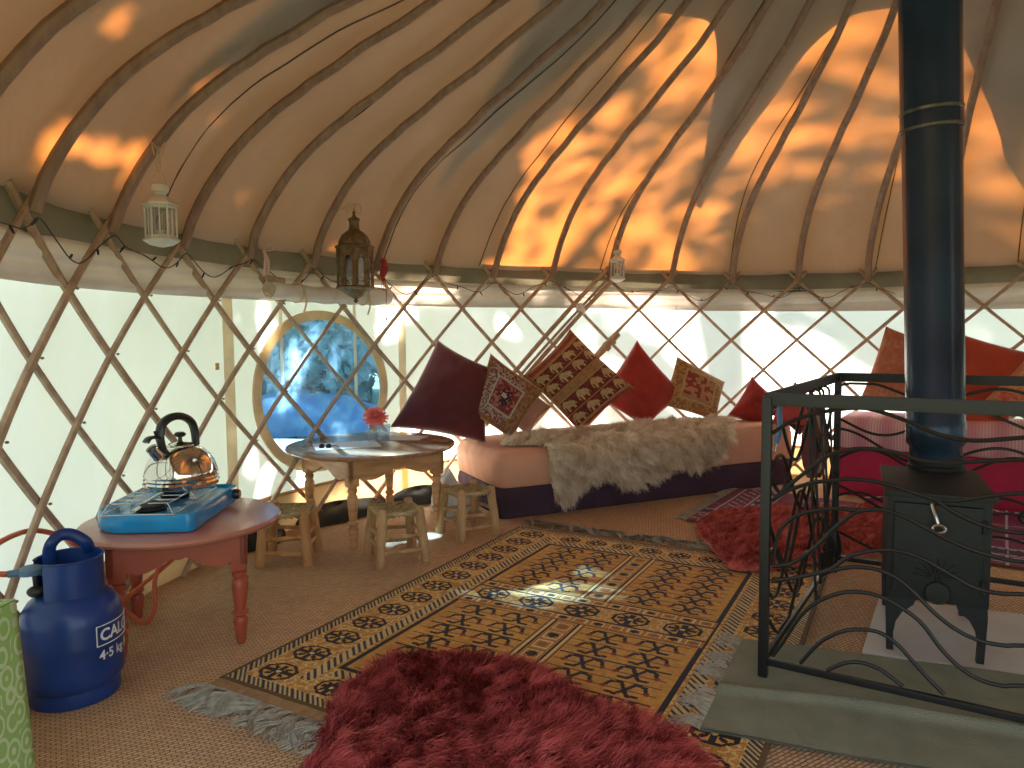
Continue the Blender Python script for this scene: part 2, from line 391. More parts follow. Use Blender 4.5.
# step at the doorway under the camera
NW = 220
WR = 2.567
def wall_pt(th, z, dr=0): return pol(th, WR + dr, z)
A0, A1 = DOOR[1], DOOR[0] + 2 * PI
W_T0, W_HT, W_HZ = 2.568, .160, .375                        # window: angle centre, half-angle, half-height
W_ZC = .668
def win_in(th, z, k=1.0): return ((th - W_T0) / (W_HT * k)) ** 2 + ((z - W_ZC) / (W_HZ * k)) ** 2 < 1
def ripple(th, z): return .006 * math.sin(th * 37 + z * 2) + .004 * math.sin(th * 91 + 1 + z * 5)
# wall canvas with an oval opening: ring-shaped mesh round the window + plain rest
mb = MB()
tL, tR = W_T0 - .30, W_T0 + .30
def sheet(a, b, n):
    mb.grid(lambda u, v: wall_pt(a + (b - a) * u, 1.14 * v, ripple(a + (b - a) * u, 1.14 * v)), n, 12)
sheet(A0, tL, 120); sheet(tR, A1, 90)
K = 96
def sqp(a):
    ca, sa = math.cos(a), math.sin(a); hx, zt = .30, 1.14
    s1 = hx / abs(ca) if abs(ca) > 1e-9 else 1e9
    s2 = (zt - W_ZC) / sa if sa > 1e-9 else ((W_ZC) / -sa if sa < -1e-9 else 1e9)
    s_ = min(s1, s2); return W_T0 + ca * s_, W_ZC + sa * s_
angs = sorted(set([2 * PI * i / K for i in range(K)] + [math.atan2(1.14 - W_ZC, .30), PI - math.atan2(1.14 - W_ZC, .30), 2 * PI - math.atan2(W_ZC, .30), PI + math.atan2(W_ZC, .30)]))
KK = len(angs); vs = []
for j in range(5):
    t = j / 4
    for a in angs:
        o_ = sqp(a); i_ = (W_T0 + math.cos(a) * W_HT, W_ZC + math.sin(a) * W_HZ)
        th = i_[0] * (1 - t) + o_[0] * t; z = i_[1] * (1 - t) + o_[1] * t
        vs.append(wall_pt(th, z, ripple(th, z) * t))
mb.add(vs, [(j * KK + i, j * KK + (i + 1) % KK, (j + 1) * KK + (i + 1) % KK, (j + 1) * KK + i) for j in range(4) for i in range(KK)])
struct(mb.build('wall_canvas', MT['wall'], smooth='all'))
# tan skirt at the wall's foot
mb = MB(); mb.grid(lambda u, v: wall_pt(A0 + (A1 - A0) * u, .185 * v, -.012 + .003 * math.sin(u * 400)), 200, 3); mb.tube([wall_pt(A0 + (A1 - A0) * i / 200, .187, -.012) for i in range(201)], .009, 6)
struct(mb.build('trim_1', MT['skirt']))
# olive band and cream valance under the eaves
mb = MB()
mb.grid(lambda u, v: pol(A0 + (A1 - A0) * u, WR - .006 - .004 * math.sin(u * 90) - .012 * v, 1.235 + .16 * v - drop(A0 + (A1 - A0) * u)), 220, 4)
struct(mb.build('trim_2', MT['band'], smooth='all'))
mb = MB()
def val(u, v):
    th = A0 + (A1 - A0) * u
    f = .010 * math.sin(v * 11 + th * 3) + .006 * math.sin(v * 23 + th * 9) + .005 * math.sin(th * 30)
    lo = 1.118 - .02 * max(0, math.sin(th * 2.1 + .4)) * .6
    return pol(th, WR - .014 + f * .9 - .010, lo + (1.262 - lo) * v - drop(th))
mb.grid(val, 300, 16)
struct(mb.build('trim_3', MT['valance'], smooth='all'))
# roof canvas: surface of revolution that sags a little between the rafters
RC = list(zip(CR, CZ)); RC.insert(0, (2.60, 1.33))
def roof_pt(th, t, off=0.0):
    k = t * (len(RC) - 1); i = min(int(k), len(RC) - 2); f = k - i
    r = RC[i][0] * (1 - f) + RC[i + 1][0] * f; z = RC[i][1] * (1 - f) + RC[i + 1][1] * f
    ph = (TH0 - th) / DTH / 2 * 2 * PI
    sag = .012 * (1 - math.cos(ph)) / 2 * math.sin(min(1, t * 1.3) * PI) * r / 2.5
    return pol(th, r + off * .7 - sag, z + off - sag - drop(th) * max(0, 1 - t * 3))
mb = MB(); mb.grid(lambda u, v: roof_pt(u * 2 * PI, v), 336, 30)
struct(mb.build('ceiling', MT['roof'], smooth='all'))
# seams of the roof panels, cords sewn along them
for i, c0 in enumerate([-8.2, -4, .2, 3.4, 6.2, 10.6, 13.4, 17.9, 21.9, 26, 30, 34, 38.5]):
    mb = MB(); pts = []
    for k in range(50):
        q = 2.1 * k / 49; cc = c0 + .25 * math.sin(q * 3.1 + c0); th = cth(cc)
        d = Vector((math.cos(th), math.sin(th))) * (R0 - q) + Vector((-math.sin(th), math.cos(th))) * (-.2 * q)
        r = d.length + .02; t2 = math.atan2(d.y, d.x); ph = (TH0 - t2) / DTH * PI
        pts.append(pol(t2, r, prof_z(r) - .004 - .012 * (1 - math.cos(ph)) / 2 - drop(t2) * max(0, 1 - q * 2)))
    mb.tube(pts, .0032, 5); struct(mb.build('trim_%d' % (i + 4), MT['seam']))
# crown cover: a scalloped star of canvas over the top of the roof
def cover_r(c):
    P_ = 9.15; x = (c - 11.3) % P_ / P_; xc = .56
    phi = (x - xc) / xc if x < xc else (x - xc) / (1 - xc)
    e = 2.8 if x < xc else 6.0
    return 1.27 + (2.36 - 1.27) * min(1, abs(phi)) ** e
mb = MB(); NC = 480
def cov(u, v):
    th = u * 2 * PI; c = (TH0 - th) / DTH; ro = cover_r(c % 76.7); r = .26 + (ro - .26) * v
    ph = c / 2 * 2 * PI; sag = .010 * (1 - math.cos(ph)) / 2 * r / 2.5
    return pol(th, r + .012 - sag, prof_z(r) + .020 - sag)
mb.grid(cov, NC, 24)
cv = mb.build('crown_cover', MT['cover'], smooth='all'); tag(cv, 'grey star-shaped canvas cover with scalloped edges over the roof top', 'cover')

# oval window: frame ring, pane
def wring(a, ki, kz, dr): return wall_pt(W_T0 + math.cos(a) * (W_HT + ki), W_ZC + math.sin(a) * (W_HZ + kz), dr)
mb = MB(); vs = []; 
for i in range(96):
    a = 2 * PI * i / 96
    vs += [wring(a, -.004, -.010, -.005), wring(a, -.004, -.010, -.014), wring(a, .016, .038, -.014), wring(a, .016, .038, -.004)]
mb.add(vs, [(4 * i + k, 4 * ((i + 1) % 96) + k, 4 * ((i + 1) % 96) + (k + 1) % 4, 4 * i + (k + 1) % 4) for i in range(96) for k in range(4)])
wt = struct(thing('window_1', 'x', 'window', wall_pt(W_T0, W_ZC)));
for k in ('label', 'category'): del wt[k]
mb.build('window_frame', MT['webbing'], wt)
mb = MB(); vs = [wall_pt(W_T0, W_ZC)]
for r in range(1, 7):
    for i in range(48):
        a = 2 * PI * i / 48; vs.append(wall_pt(W_T0 + math.cos(a) * W_HT * r / 6, W_ZC + math.sin(a) * W_HZ * r / 6))
fs = [(0, 1 + i, 1 + (i + 1) % 48) for i in range(48)] + [(1 + (r - 1) * 48 + i, 1 + r * 48 + i, 1 + r * 48 + (i + 1) % 48, 1 + (r - 1) * 48 + (i + 1) % 48) for r in range(1, 6) for i in range(48)]
mb.add(vs, fs); mb.build('window_pane', MT['pane'], wt, smooth='all')

# cream webbing straps sewn down the wall
strapcol = []
for i, (c, wd, z0) in enumerate([(5.55, .013, .0), (11.05, .010, .0), (7.1, .004, .72), (9.45, .004, .62)]):
    mb = MB(); th = cth(c); wt_ = wd
    mb.grid(lambda u, v: pol(th + (u - .5) * 2 * wt_ , WR - .010 - (.012 if z0 else 0), z0 + (1.15 - z0) * v), 3, 12)
    o = mb.build('wall_strap', MT['webbing'])
    tag(o, ['broad cream strap sewn down the wall left of the oval window', 'broad cream strap sewn down the wall right of the oval window',
            'thin cream tie hanging over the left edge of the oval window', 'thin cream tie hanging over the right edge of the oval window'][i], 'strap')
# rolled-up window blind above the oval window
rb = thing('rolled_blind', 'cream canvas blind rolled up and tied above the oval window', 'blind', pol(cth(8.3), 2.46, 1.13))
mb = MB(); pts = []; rs = []
for k in range(41):
    t = k / 40; c = 6.45 + t * 3.9; pts.append(pol(cth(c), 2.485, 1.165 - .012 * math.sin(t * PI))); rs.append(.040 + .004 * math.sin(t * 30) + (.006 if t > .75 else 0))
mb.tube(pts, rs, 18, cap=False)
mb.build('canvas_roll', MT['blind'], rb)
mb = MB()
for (e, s_) in ((0, 1), (-1, -1)):
    mb = MB(); p = pts[e]; q = pts[1 if e == 0 else -2]; d = (p - q).normalized(); sp_ = []
    u_ = Vector((0, 0, 1)); w_ = d.cross(u_)
    for k in range(50):
        a = k * .42; r = .038 - k * .00058; sp_.append(p + d * .002 + u_ * math.cos(a) * r + w_ * math.sin(a) * r)
    mb.tube(sp_, .0022, 4); mb.build('roll_end', MT['webbing'], rb)
mb = MB(); mb.tube([pol(cth(6.3), 2.47, 1.215), pol(cth(6.85), 2.47, 1.207)], .014, 10); mb.build('toggle', MT['pole'], rb)
for c in (7.35, 9.5):
    mb = MB(); p0 = pol(cth(c), 2.485, 1.16)
    u_ = Vector((math.cos(cth(c)), math.sin(cth(c)), 0))
    mb.tube([p0 + u_ * math.cos(a) * .047 + Vector((0, 0, math.sin(a) * .047)) for a in [2 * PI * k / 24 for k in range(24)]], .006, 6, True, flat=(1.6, .6))
    mb.tube(catmull([p0 + u_ * -.05 + Vector((0, 0, 0)), p0 + u_ * -.052 + Vector((.004, 0, -.05)), p0 + u_ * -.04 + Vector((-.002, 0, -.10))]), .005, 5, flat=(1.8, .5))
    mb.build('tie', MT['webbing'], rb)

# ------------------------------------------------------------------ lattice wall
lw = thing('lattice_wall', 'brown steamed-wood lattice of crossed poles standing inside the canvas wall', 'lattice', (C.x, C.y, 0))
N_C = 76.7
def lat_pt(c, row, rr): return pol(cth(c), rr, max(.012, ROW0 - row * DZ - drop(cth(c)) * max(0, 1 - max(0, row) / 3)))
ROWE = 6.34
for c in range(-20, 58, 2):
    for sgn, rr in ((-1, 2.512), (1, 2.537)):
        pts = []
        for k in range(25):
            row = -.26 + (ROWE + .26) * k / 24; cc = c + sgn * row
            if in_door(cth(cc)): 
                if len(pts) > 2: break
                pts = []; continue
            wob = .0022 * math.sin(row * 2.1 + c)
            pts.append(lat_pt(cc + wob * 3, row, rr + wob))
        if len(pts) < 3: continue
        mb = MB(); r_ = .0125 + .0015 * math.sin(c * 1.7 + sgn); mb.tube(pts, [r_] * (len(pts)), 7, flat=(1.0, .85))
        mb.build('lattice_pole', MT['pole'], lw)
# leather knots at the crossings
kn = MB(); kn.sphere((0, 0, 0), .006, 6, 4, (1, 1, .7)); knl = []
proto = None
def seen(p):
    d = p - Vector((0, 0, CAM_H)); yy = d.y * cp + d.z * sp
    if yy < .3: return None
    x = 512 + F_PX * d.x / yy; y = 384 - F_PX * (-d.y * sp + d.z * cp) / yy
    return yy if (-5 < x < 1030 and 0 < y < 600) else None
kp = []
for row in range(0, 7):
    for c in range(-12, 48):
        if (c + row) % 2: continue
        if in_door(cth(c)): continue
        p = pol(cth(c), 2.497, ROW0 - row * DZ) + Vector((0, 0, -.012)); kp.append((seen(p), p))
vis = sorted([k for k in kp if k[0]], key=lambda k: k[0])[:100]; visid = set(id(k[1]) for k in vis)
me_k = None
for _, p in vis:
    if me_k is None:
        o = kn.build('lattice_knot', MT['rafter'], lw, world=False); me_k = o.data
    else:
        o = bpy.data.objects.new('lattice_knot', me_k); COL.objects.link(o); o.parent = lw
    o.location = p - Vector((C.x, C.y, 0))
mb = MB()
for s_, p in kp:
    if id(p) not in visid: mb.sphere(p, .008, 6, 4, (1, 1, .7))
o = mb.build('lattice_knots', MT['seam'], lw); o['kind'] = 'stuff'

# ------------------------------------------------------------------ roof frame: bent rafters, crown ring
rf = thing('roof_frame', 'ring of bent brown roof poles lashed to the lattice and rising to the crown', 'roof frame', (C.x, C.y, 1.3))
def raf_pt(c, q, z=None):
    th = cth(c); er = Vector((math.cos(th), math.sin(th), 0)); et = Vector((-math.sin(th), math.cos(th), 0))
    zz = float(np.interp(q, PQ, PZ)) if z is None else z
    return Vector((C.x, C.y, zz)) + er * (R0 - q) + et * (-.2 * q)
qs = [0, .03, .06, .1, .15, .2, .25, .3, .35, .4, .45, .5, .6, .7, .85, 1.0, 1.2, 1.36, 1.6, 1.9, 2.2]
sm = np.interp(qs, PQ, PZ); sm2 = sm.copy(); sm2[1:-1] = (sm[:-2] + sm[1:-1] * 2 + sm[2:]) / 4
for i, c in enumerate(range(-20, 56, 2)):
    mb = MB(); w0 = random.uniform(-.012, .012); ph = random.uniform(0, 6)
    pts = [raf_pt(c + w0 + .05 * math.sin(q * 4 + ph), q, sm2[k]) for k, q in enumerate(qs)]
    pts[0] = raf_pt(c, -.0, 1.30 - drop(cth(c))); pts[1].z -= drop(cth(c)) * .6; mb.tube(pts, [.0205 - .002 * q for q in qs], 9, flat=(1, .92))
    mb.build('roof_pole', MT['rafter'], rf)
mb = MB(); mb.tube([pol(2 * PI * k / 48, .36, 2.98) for k in range(48)], .04, 10, True); mb.build('crown_ring', MT['rafter'], rf)
for a in (0, PI / 2, PI / 4, 3 * PI / 4):
    mb = MB(); mb.tube([pol(a, .36, 2.99), pol(a, .18, 3.05), pol(a, 0, 3.07), pol(a + PI, .18, 3.05), pol(a + PI, .36, 2.99)], .016, 8); mb.build('crown_spoke', MT['rafter'], rf)
# door frame round the doorway the camera stands in
df = struct(thing('door_1', 'x', 'door', pol((DOOR[0] + DOOR[1]) / 2, 2.52, 0)))
for k in ('label', 'category'): del df[k]
for th in DOOR:
    mb = MB(); mb.box(pol(th, 2.54, .64), (.09, .06, 1.29), th, .006); mb.build('door_post', MT['pole'], df)
mb = MB(); mb.tube([pol(DOOR[0] + (DOOR[1] - DOOR[0]) * k / 16, 2.54, 1.31) for k in range(17)], .032, 8); mb.build('door_lintel', MT['pole'], df)

# doubled poles where two lattice sections are lashed together
jp = lw
mb = MB(); mb.tube([lat_pt(18 + .25 - r, r - .1, 2.487) for r in np.linspace(-.2, 4.6, 14)], .0145, 8); mb.build('lattice_pole', MT['pole'], jp)
mb = MB(); mb.tube([lat_pt(17.72 - r, r - .1, 2.487) for r in np.linspace(-.2, 4.6, 14)], .0145, 8); mb.build('lattice_pole', MT['pole'], jp)
mb = MB(); c_ = lat_pt(17.0, 1.0, 2.487); t_ = (lat_pt(16.5, 1.5, 2.487) - lat_pt(17.5, .5, 2.487)).normalized(); u_ = t_.orthogonal().normalized(); w_ = t_.cross(u_)
mb.tube([c_ + t_ * (.012 * math.sin(k) + (k - 12) * .0006) + u_ * math.cos(k * .55) * .034 + w_ * math.sin(k * .55) * .034 for k in range(40)], .006, 6, flat=(1.5, .7)); mb.build('white_tape', MT['paper'], jp)
sk = lw
mb = MB(); mb.tube([lat_pt(18.25, 1.80, 2.478), lat_pt(17.3, 2.75, 2.478), lat_pt(16.6, 3.45, 2.478)], .019, 9); mb.build('stick', MT['stool'], sk)
mb = MB(); a_ = lat_pt(18.25, 1.80, 2.478); b_ = lat_pt(17.3, 2.75, 2.478); t_ = (b_ - a_).normalized(); u_ = t_.orthogonal().normalized(); w_ = t_.cross(u_)
for s0 in (.055, .10): mb.tube([a_ + t_ * (s0 + k * .0009) + u_ * math.cos(k * .7) * .027 + w_ * math.sin(k * .7) * .027 for k in range(36)], .0055, 6)
mb.build('rope_coil', MT['rope'], sk)
# small yellow tag on the canvas
mb = MB(); p = pol(cth(5.15), 2.548, 0); d_ = Vector((math.cos(cth(5.15)), math.sin(cth(5.15)), 0))
mb.box((p.x, p.y, .825), (.004, .022, .03), cth(5.15), .001); tag(mb.build('fabric_tag', mat('yellow_tag', (.75, .6, .25), .6), smooth=False), 'tiny yellow tag sewn on the white canvas left of the oval window', 'tag')

# ================================================================== OUTSIDE
def leaf_mat(name, c, tr):
    m = canvas_mat(name, c, tr, .35, .35, 1.5); return m
ML = [leaf_mat('leaf_mid', (.06, .12, .03), (.15, .30, .04)), leaf_mat('leaf_blue', (.05, .10, .06), (.10, .22, .10)), leaf_mat('leaf_silver', (.50, .62, .62), (.5, .7, .6))]
bark = mat('bark', (.08, .06, .045), .9, bump=.8, bscale=20, var=.3)
S_ = np.array(SUN_DIR)
CLEAR = [(np.array(pol(cth(c_), WR, z_)), r_) for c_, z_, r_ in ((7.3, .72, .16), (7.9, .79, .17), (8.5, .86, .16), (8.0, .36, .11), (8.9, .40, .11))] + [(np.array(pol(th_, r2_, z_)), r_) for th_, r2_, z_, r_ in ((-3.05, 2.46, 1.50, .10), (3.16, 2.44, 1.53, .08), (3.08, 2.43, 1.55, .09), (3.05, 2.49, 1.46, .07), (-3.0, 2.24, 1.80, .07))]   # leaves taken out along sun lines so sunlight reaches these spots
def tree(base, h, crowns, n, label, mi=0, leaf=.09, group=None):
    t = thing('tree', label, 'tree', base, 0, group)
    b = Vector(base); mb = MB()
    top = Vector((sum(c[0] for c in crowns) / len(crowns), sum(c[1] for c in crowns) / len(crowns), h))
    mb.tube(catmull([b, b.lerp(top, .35) + Vector((.1, .05, 0)), b.lerp(top, .7) + Vector((-.1, .1, 0)), top]), [.16 * (1 - .75 * k / 24) for k in range(25)], 9)
    for c in crowns:
        s0 = b.lerp(top, .45); mb.tube(catmull([s0, s0.lerp(Vector(c[:3]), .5) + Vector((0, 0, .15)), Vector(c[:3])], 6), [.06 * (1 - .8 * k / 12) for k in range(13)], 6)
    mb.build('trunk', bark, t)
    P = []
    tot = sum(c[3] ** 2 for c in crowns)
    for c in crowns:
        k = int(n * c[3] ** 2 / tot); d = RNG.normal(size=(k, 3)); d /= np.linalg.norm(d, axis=1)[:, None]
        rr = c[3] * (RNG.uniform(.25, 1, k) ** .5); cl = np.array(c[:3]) + d * rr[:, None] * np.array([1, 1, .8]); P.append(cl)
    P = np.concatenate(P)
    for w0, cr_ in CLEAR:
        v = P - w0; tt = v @ S_; P = P[~((np.linalg.norm(v - tt[:, None] * S_, axis=1) < cr_) & (tt > 0))]
    k = len(P)
    a = RNG.normal(size=(k, 3)); a /= np.linalg.norm(a, axis=1)[:, None]; b2 = np.cross(a, RNG.normal(size=(k, 3))); b2 /= np.linalg.norm(b2, axis=1)[:, None]
    s = leaf * RNG.uniform(.6, 1.3, k)[:, None]
    V = np.stack([P - a * s, P + b2 * s * .5, P + a * s, P - b2 * s * .5], 1).reshape(-1, 3)
    o = raw('foliage', V, np.arange(k * 4).reshape(-1, 4), ML[mi], t); o['kind'] = 'stuff'
    return t
def shade(th_c, r, z, dist, rad):                        # a crown whose shade falls on this bit of the yurt
    p = np.array(pol(cth(th_c), r, z)) + S_ * dist; return (*p, rad)
tree((-5.6, 3.4, -.1), 4.2, [shade(4, 2.3, 1.8, 4.0, 1.15), shade(8, 2.2, 1.9, 4.6, .95), shade(9, 1.4, 2.4, 5.2, .95), shade(3, 1.2, 2.5, 4.6, 1.1)], 9000, 'leafy tree close outside the left wall beyond the blue bottle')
tree((-5.2, 1.6, -.1), 2.6, [shade(-1, 2.5, .5, 3.4, .8), shade(2.5, 2.5, .7, 3.6, .75), shade(-4, 2.4, 1.4, 3.6, .9), shade(3.3, 2.5, .2, 3.6, .5)], 7000, 'dense bush-like tree outside the wall behind the gas bottle', 1)
tree((-4.2, 7.4, -.1), 4.6, [shade(19, 2.1, 1.8, 6.3, .95)], 260, 'sparse tree outside beyond the oval window', 1, .10)
tree((-6.0, 5.4, -.1), 4.4, [shade(11.3, 2.3, 1.7, 4.6, .55), shade(13.0, 2.42, 1.55, 4.5, .26), shade(10.6, 1.7, 2.1, 4.8, .55), shade(12.9, 2.5, .7, 4.4, .42)], 3600, 'thick tree outside between the window and the far trees', 1, .10)
tree((-3.4, 9.2, -.1), 5.2, [shade(25.5, 1.9, 2.0, 7.0, 1.1), shade(31, 2.2, 1.7, 6.5, .9)], 420, 'tall airy tree outside behind the far benches', 0, .10)
tree((-5.4, 6.6, -.1), 1.7, [shade(8.6, 2.5, 1.0, 3.4, .34), shade(7.4, 2.5, .60, 3.6, .30), shade(10.0, 2.5, .60, 3.8, .30), shade(8.6, 2.5, .42, 3.6, .30)], 4200, 'unseen young tree added to cut the sun beam at the oval window', 1, .09)  # added crowns, shaped to trim the sun patch falling through the window
tree((-1.5, 9.5, -.1), 3.0, [shade(14.6, 2.55, .85, 5, .50), shade(17.8, 2.55, .72, 5, .48), shade(30.5, 2.5, .8, 5, .6)], 1500, 'low tree outside behind the far benches', 0, .10)
for i, (x, y) in enumerate([(-3.1, 11.2), (-4.9, 12.0), (-1.2, 11.6), (-3.9, 14.0), (-7.0, 13.0)]):
    tree((x, y, -.1), 5, [(x, y, 3.2, 1.6), (x - .8, y, 1.5, 1.3), (x + .9, y - .3, 1.4, 1.3), (x, y + .2, .6, 1.1)], 3800, 'silvery leafy tree in the row far outside', 2, .16, 'trees in the far row outside')
# heap under a grey tarpaulin and a pale path outside the window
mb = MB()
def heap(u, v):
    x = -3.9 + 2.9 * u; y = 7.6 + 1.6 * v
    h = .40 * (math.sin(PI * min(1, max(0, u))) ** .5) * (math.sin(PI * v) ** .4) * (.75 + .35 * math.sin(u * 3.4 + .2))
    return (x, y, -.14 + h + .02 * math.sin(u * 25 + v * 7))
mb.grid(heap, 40, 20)
tag(mb.build('tarpaulin_heap', mat('grey_tarpaulin', (.08, .18, .32), .35, bump=.3, bscale=8)), 'low heap under a blue-grey tarpaulin seen through the oval window', 'tarpaulin')
mb = MB(); mb.grid(lambda u, v: (-3.4 + 3.6 * u + .6 * v, 6.0 + 1.0 * v + .4 * math.sin(u * 3) - .4 * u, -.085 + .012 * math.sin(u * 17)), 24, 6)
tag(mb.build('gravel_path', mat('pale_gravel', (.75, .75, .74), .8, bump=.6, bscale=30, var=.2, vscale=30)), 'pale gravel path outside the oval window in front of the tarpaulin', 'path')
# ================================================================== THE BENCHES
P0 = Vector((-.067, 3.62)); U_ = Vector((.909, .417)); NN = Vector((-.417, .909))
def bench_xy(s, d): p = P0 + U_ * s + NN * d; return p
def rounded(poly, rad=.05, n=4):
    out = []; m = len(poly)
    for i in range(m):
        p = Vector(poly[i]); a = Vector(poly[i - 1]) - p; b = Vector(poly[(i + 1) % m]) - p
        ra = min(rad, a.length * .4, b.length * .4); a = a.normalized() * ra; b = b.normalized() * ra
        for k in range(n + 1):
            t = k / n; out.append(tuple((p + a) * (1 - t) ** 2 + p * 2 * t * (1 - t) + (p + b) * t * t))
    return out
def slab(outline, z0, z1, soft=.03, topfn=None, wob=.004, bulge=.0):
    """a soft-edged mattress of the outline"""
    cx = sum(p[0] for p in outline) / len(outline); cy = sum(p[1] for p in outline) / len(outline)
    lv = [(z0, 0), (z0 + .01, .004)] + [(z0 + (z1 - z0) * t, .004 + bulge * math.sin(t * PI)) for t in (.25, .5, .75)] + [(z1 - soft, 0), (z1 - soft * .35, -soft * .3), (z1, -soft)]
    # densify
    P = []; m = len(outline)
    for i in range(m):
        a = Vector(outline[i]); b = Vector(outline[(i + 1) % m]); k = max(1, int((b - a).length / .05))
        for j in range(k): P.append(a.lerp(b, j / k))
    m = len(P); mb = MB(); vs = []
    for li, (z, o) in enumerate(lv):
        for i, p in enumerate(P):
            t = (P[(i + 1) % m] - P[i - 1]).normalized(); nrm = Vector((t.y, -t.x))
            if nrm.dot(p - Vector((cx, cy))) < 0: nrm = -nrm
            w_ = wob * math.sin(i * 1.3 + z * 30) if 0 < li < len(lv) - 1 else 0
            q = p + nrm * (o + w_); zz = z + (topfn(q.x, q.y) if topfn and li > 4 else 0); vs.append((q.x, q.y, zz))
    fs = [(l * m + i, l * m + (i + 1) % m, (l + 1) * m + (i + 1) % m, (l + 1) * m + i) for l in range(len(lv) - 1) for i in range(m)]
    fs.append(tuple(range(m - 1, -1, -1))); fs.append(tuple((len(lv) - 1) * m + i for i in range(m)))
    return mb.add(vs, fs)
def chord_outline(poly, rmax):
    out = []; m = len(poly)
    for i in range(m):
        a = Vector(poly[i]); b = Vector(poly[(i + 1) % m])
        for j in range(24): 
            p = a.lerp(b, j / 24); d = p - Vector((C.x, C.y))
            if d.length > rmax: p = Vector((C.x, C.y)) + d.normalized() * rmax
            if not out or (Vector(out[-1]) - p).length > .012: out.append(tuple(p))
    return out
lb_poly = [bench_xy(0, 0), bench_xy(2.02, .0), bench_xy(2.02, .34), bench_xy(1.2, .64), bench_xy(.6, .69), bench_xy(0, .66)]
lbo = chord_outline(rounded(lb_poly, .07), 2.40)
def lbz(x, y): s = (Vector((x, y)) - P0).dot(U_); return .040 * max(0, min(1, s / 1.6))
bd = thing('bench_bed', 'long low bench bed with a peach mattress on a plum covered base', 'bench', (bench_xy(1, .3).x, bench_xy(1, .3).y, 0))
slab(lbo, .0, .158, .012, wob=.006).build('base', MT['plum'], bd)
slab([tuple(Vector(p)) for p in lbo], .160, .345, .035, lbz, .004, .012).build('mattress', MT['peach'], bd, smooth='all')
# right-hand bench, a little higher
A_ = Vector((1.90, 4.16)); B_ = Vector((2.64, 3.66)); D_ = (B_ - A_).normalized(); Nn = Vector((-D_.y, D_.x))
rb_poly = [A_ , B_ + D_ * .55, B_ + D_ * .55 + Nn * .5, A_ + Nn * .42]
rbo = chord_outline(rounded(rb_poly, .05), 2.42)
bd2 = thing('bench_bed', 'low bench bed with a pink striped cover on a crimson base behind the stove', 'bench', (2.4, 4.1, 0))
slab(rbo, 0, .275, .012, wob=.006).build('base', MT['crimson'], bd2)
def stripe_mat():
    m = mat('pink_striped_cotton', (.62, .30, .34), .85, bump=.3, bscale=30)
    nt = m.node_tree; N = nt.nodes; L = nt.links
    tc = N.new('ShaderNodeTexCoord'); mp = N.new('ShaderNodeMapping'); mp.inputs['Rotation'].default_value = (0, 0, -math.atan2(D_.y, D_.x))
    L.new(tc.outputs['Object'], mp.inputs[0]); sx = N.new('ShaderNodeSeparateXYZ'); L.new(mp.outputs[0], sx.inputs[0])
    def wave(mul, ph):
        a = N.new('ShaderNodeMath'); a.operation = 'MULTIPLY_ADD'; a.inputs[1].default_value = mul; a.inputs[2].default_value = ph; L.new(sx.outputs[0], a.inputs[0])
        b = N.new('ShaderNodeMath'); b.operation = 'SINE'; L.new(a.outputs[0], b.inputs[0]); return b
    w1, w2 = wave(430, 0), wave(47, 1); ad = N.new('ShaderNodeMath'); ad.operation = 'ADD'; L.new(w1.outputs[0], ad.inputs[0]); L.new(w2.outputs[0], ad.inputs[1])
    r = N.new('ShaderNodeValToRGB'); r.color_ramp.elements[0].position = 0; r.color_ramp.elements[0].color = (.50, .20, .27, 1)
    r.color_ramp.elements[1].position = 1; r.color_ramp.elements[1].color = (.70, .50, .50, 1); e = r.color_ramp.elements.new(.55); e.color = (.58, .30, .35, 1)
    mr = N.new('ShaderNodeMapRange'); mr.inputs[1].default_value = -2; mr.inputs[2].default_value = 2; L.new(ad.outputs[0], mr.inputs[0]); L.new(mr.outputs[0], r.inputs[0])
    L.new(r.outputs[0], N['Principled BSDF'].inputs['Base Color']); return m
slab(rbo, .277, .455, .035, None, .004, .01).build('mattress', stripe_mat(), bd2, smooth='all')

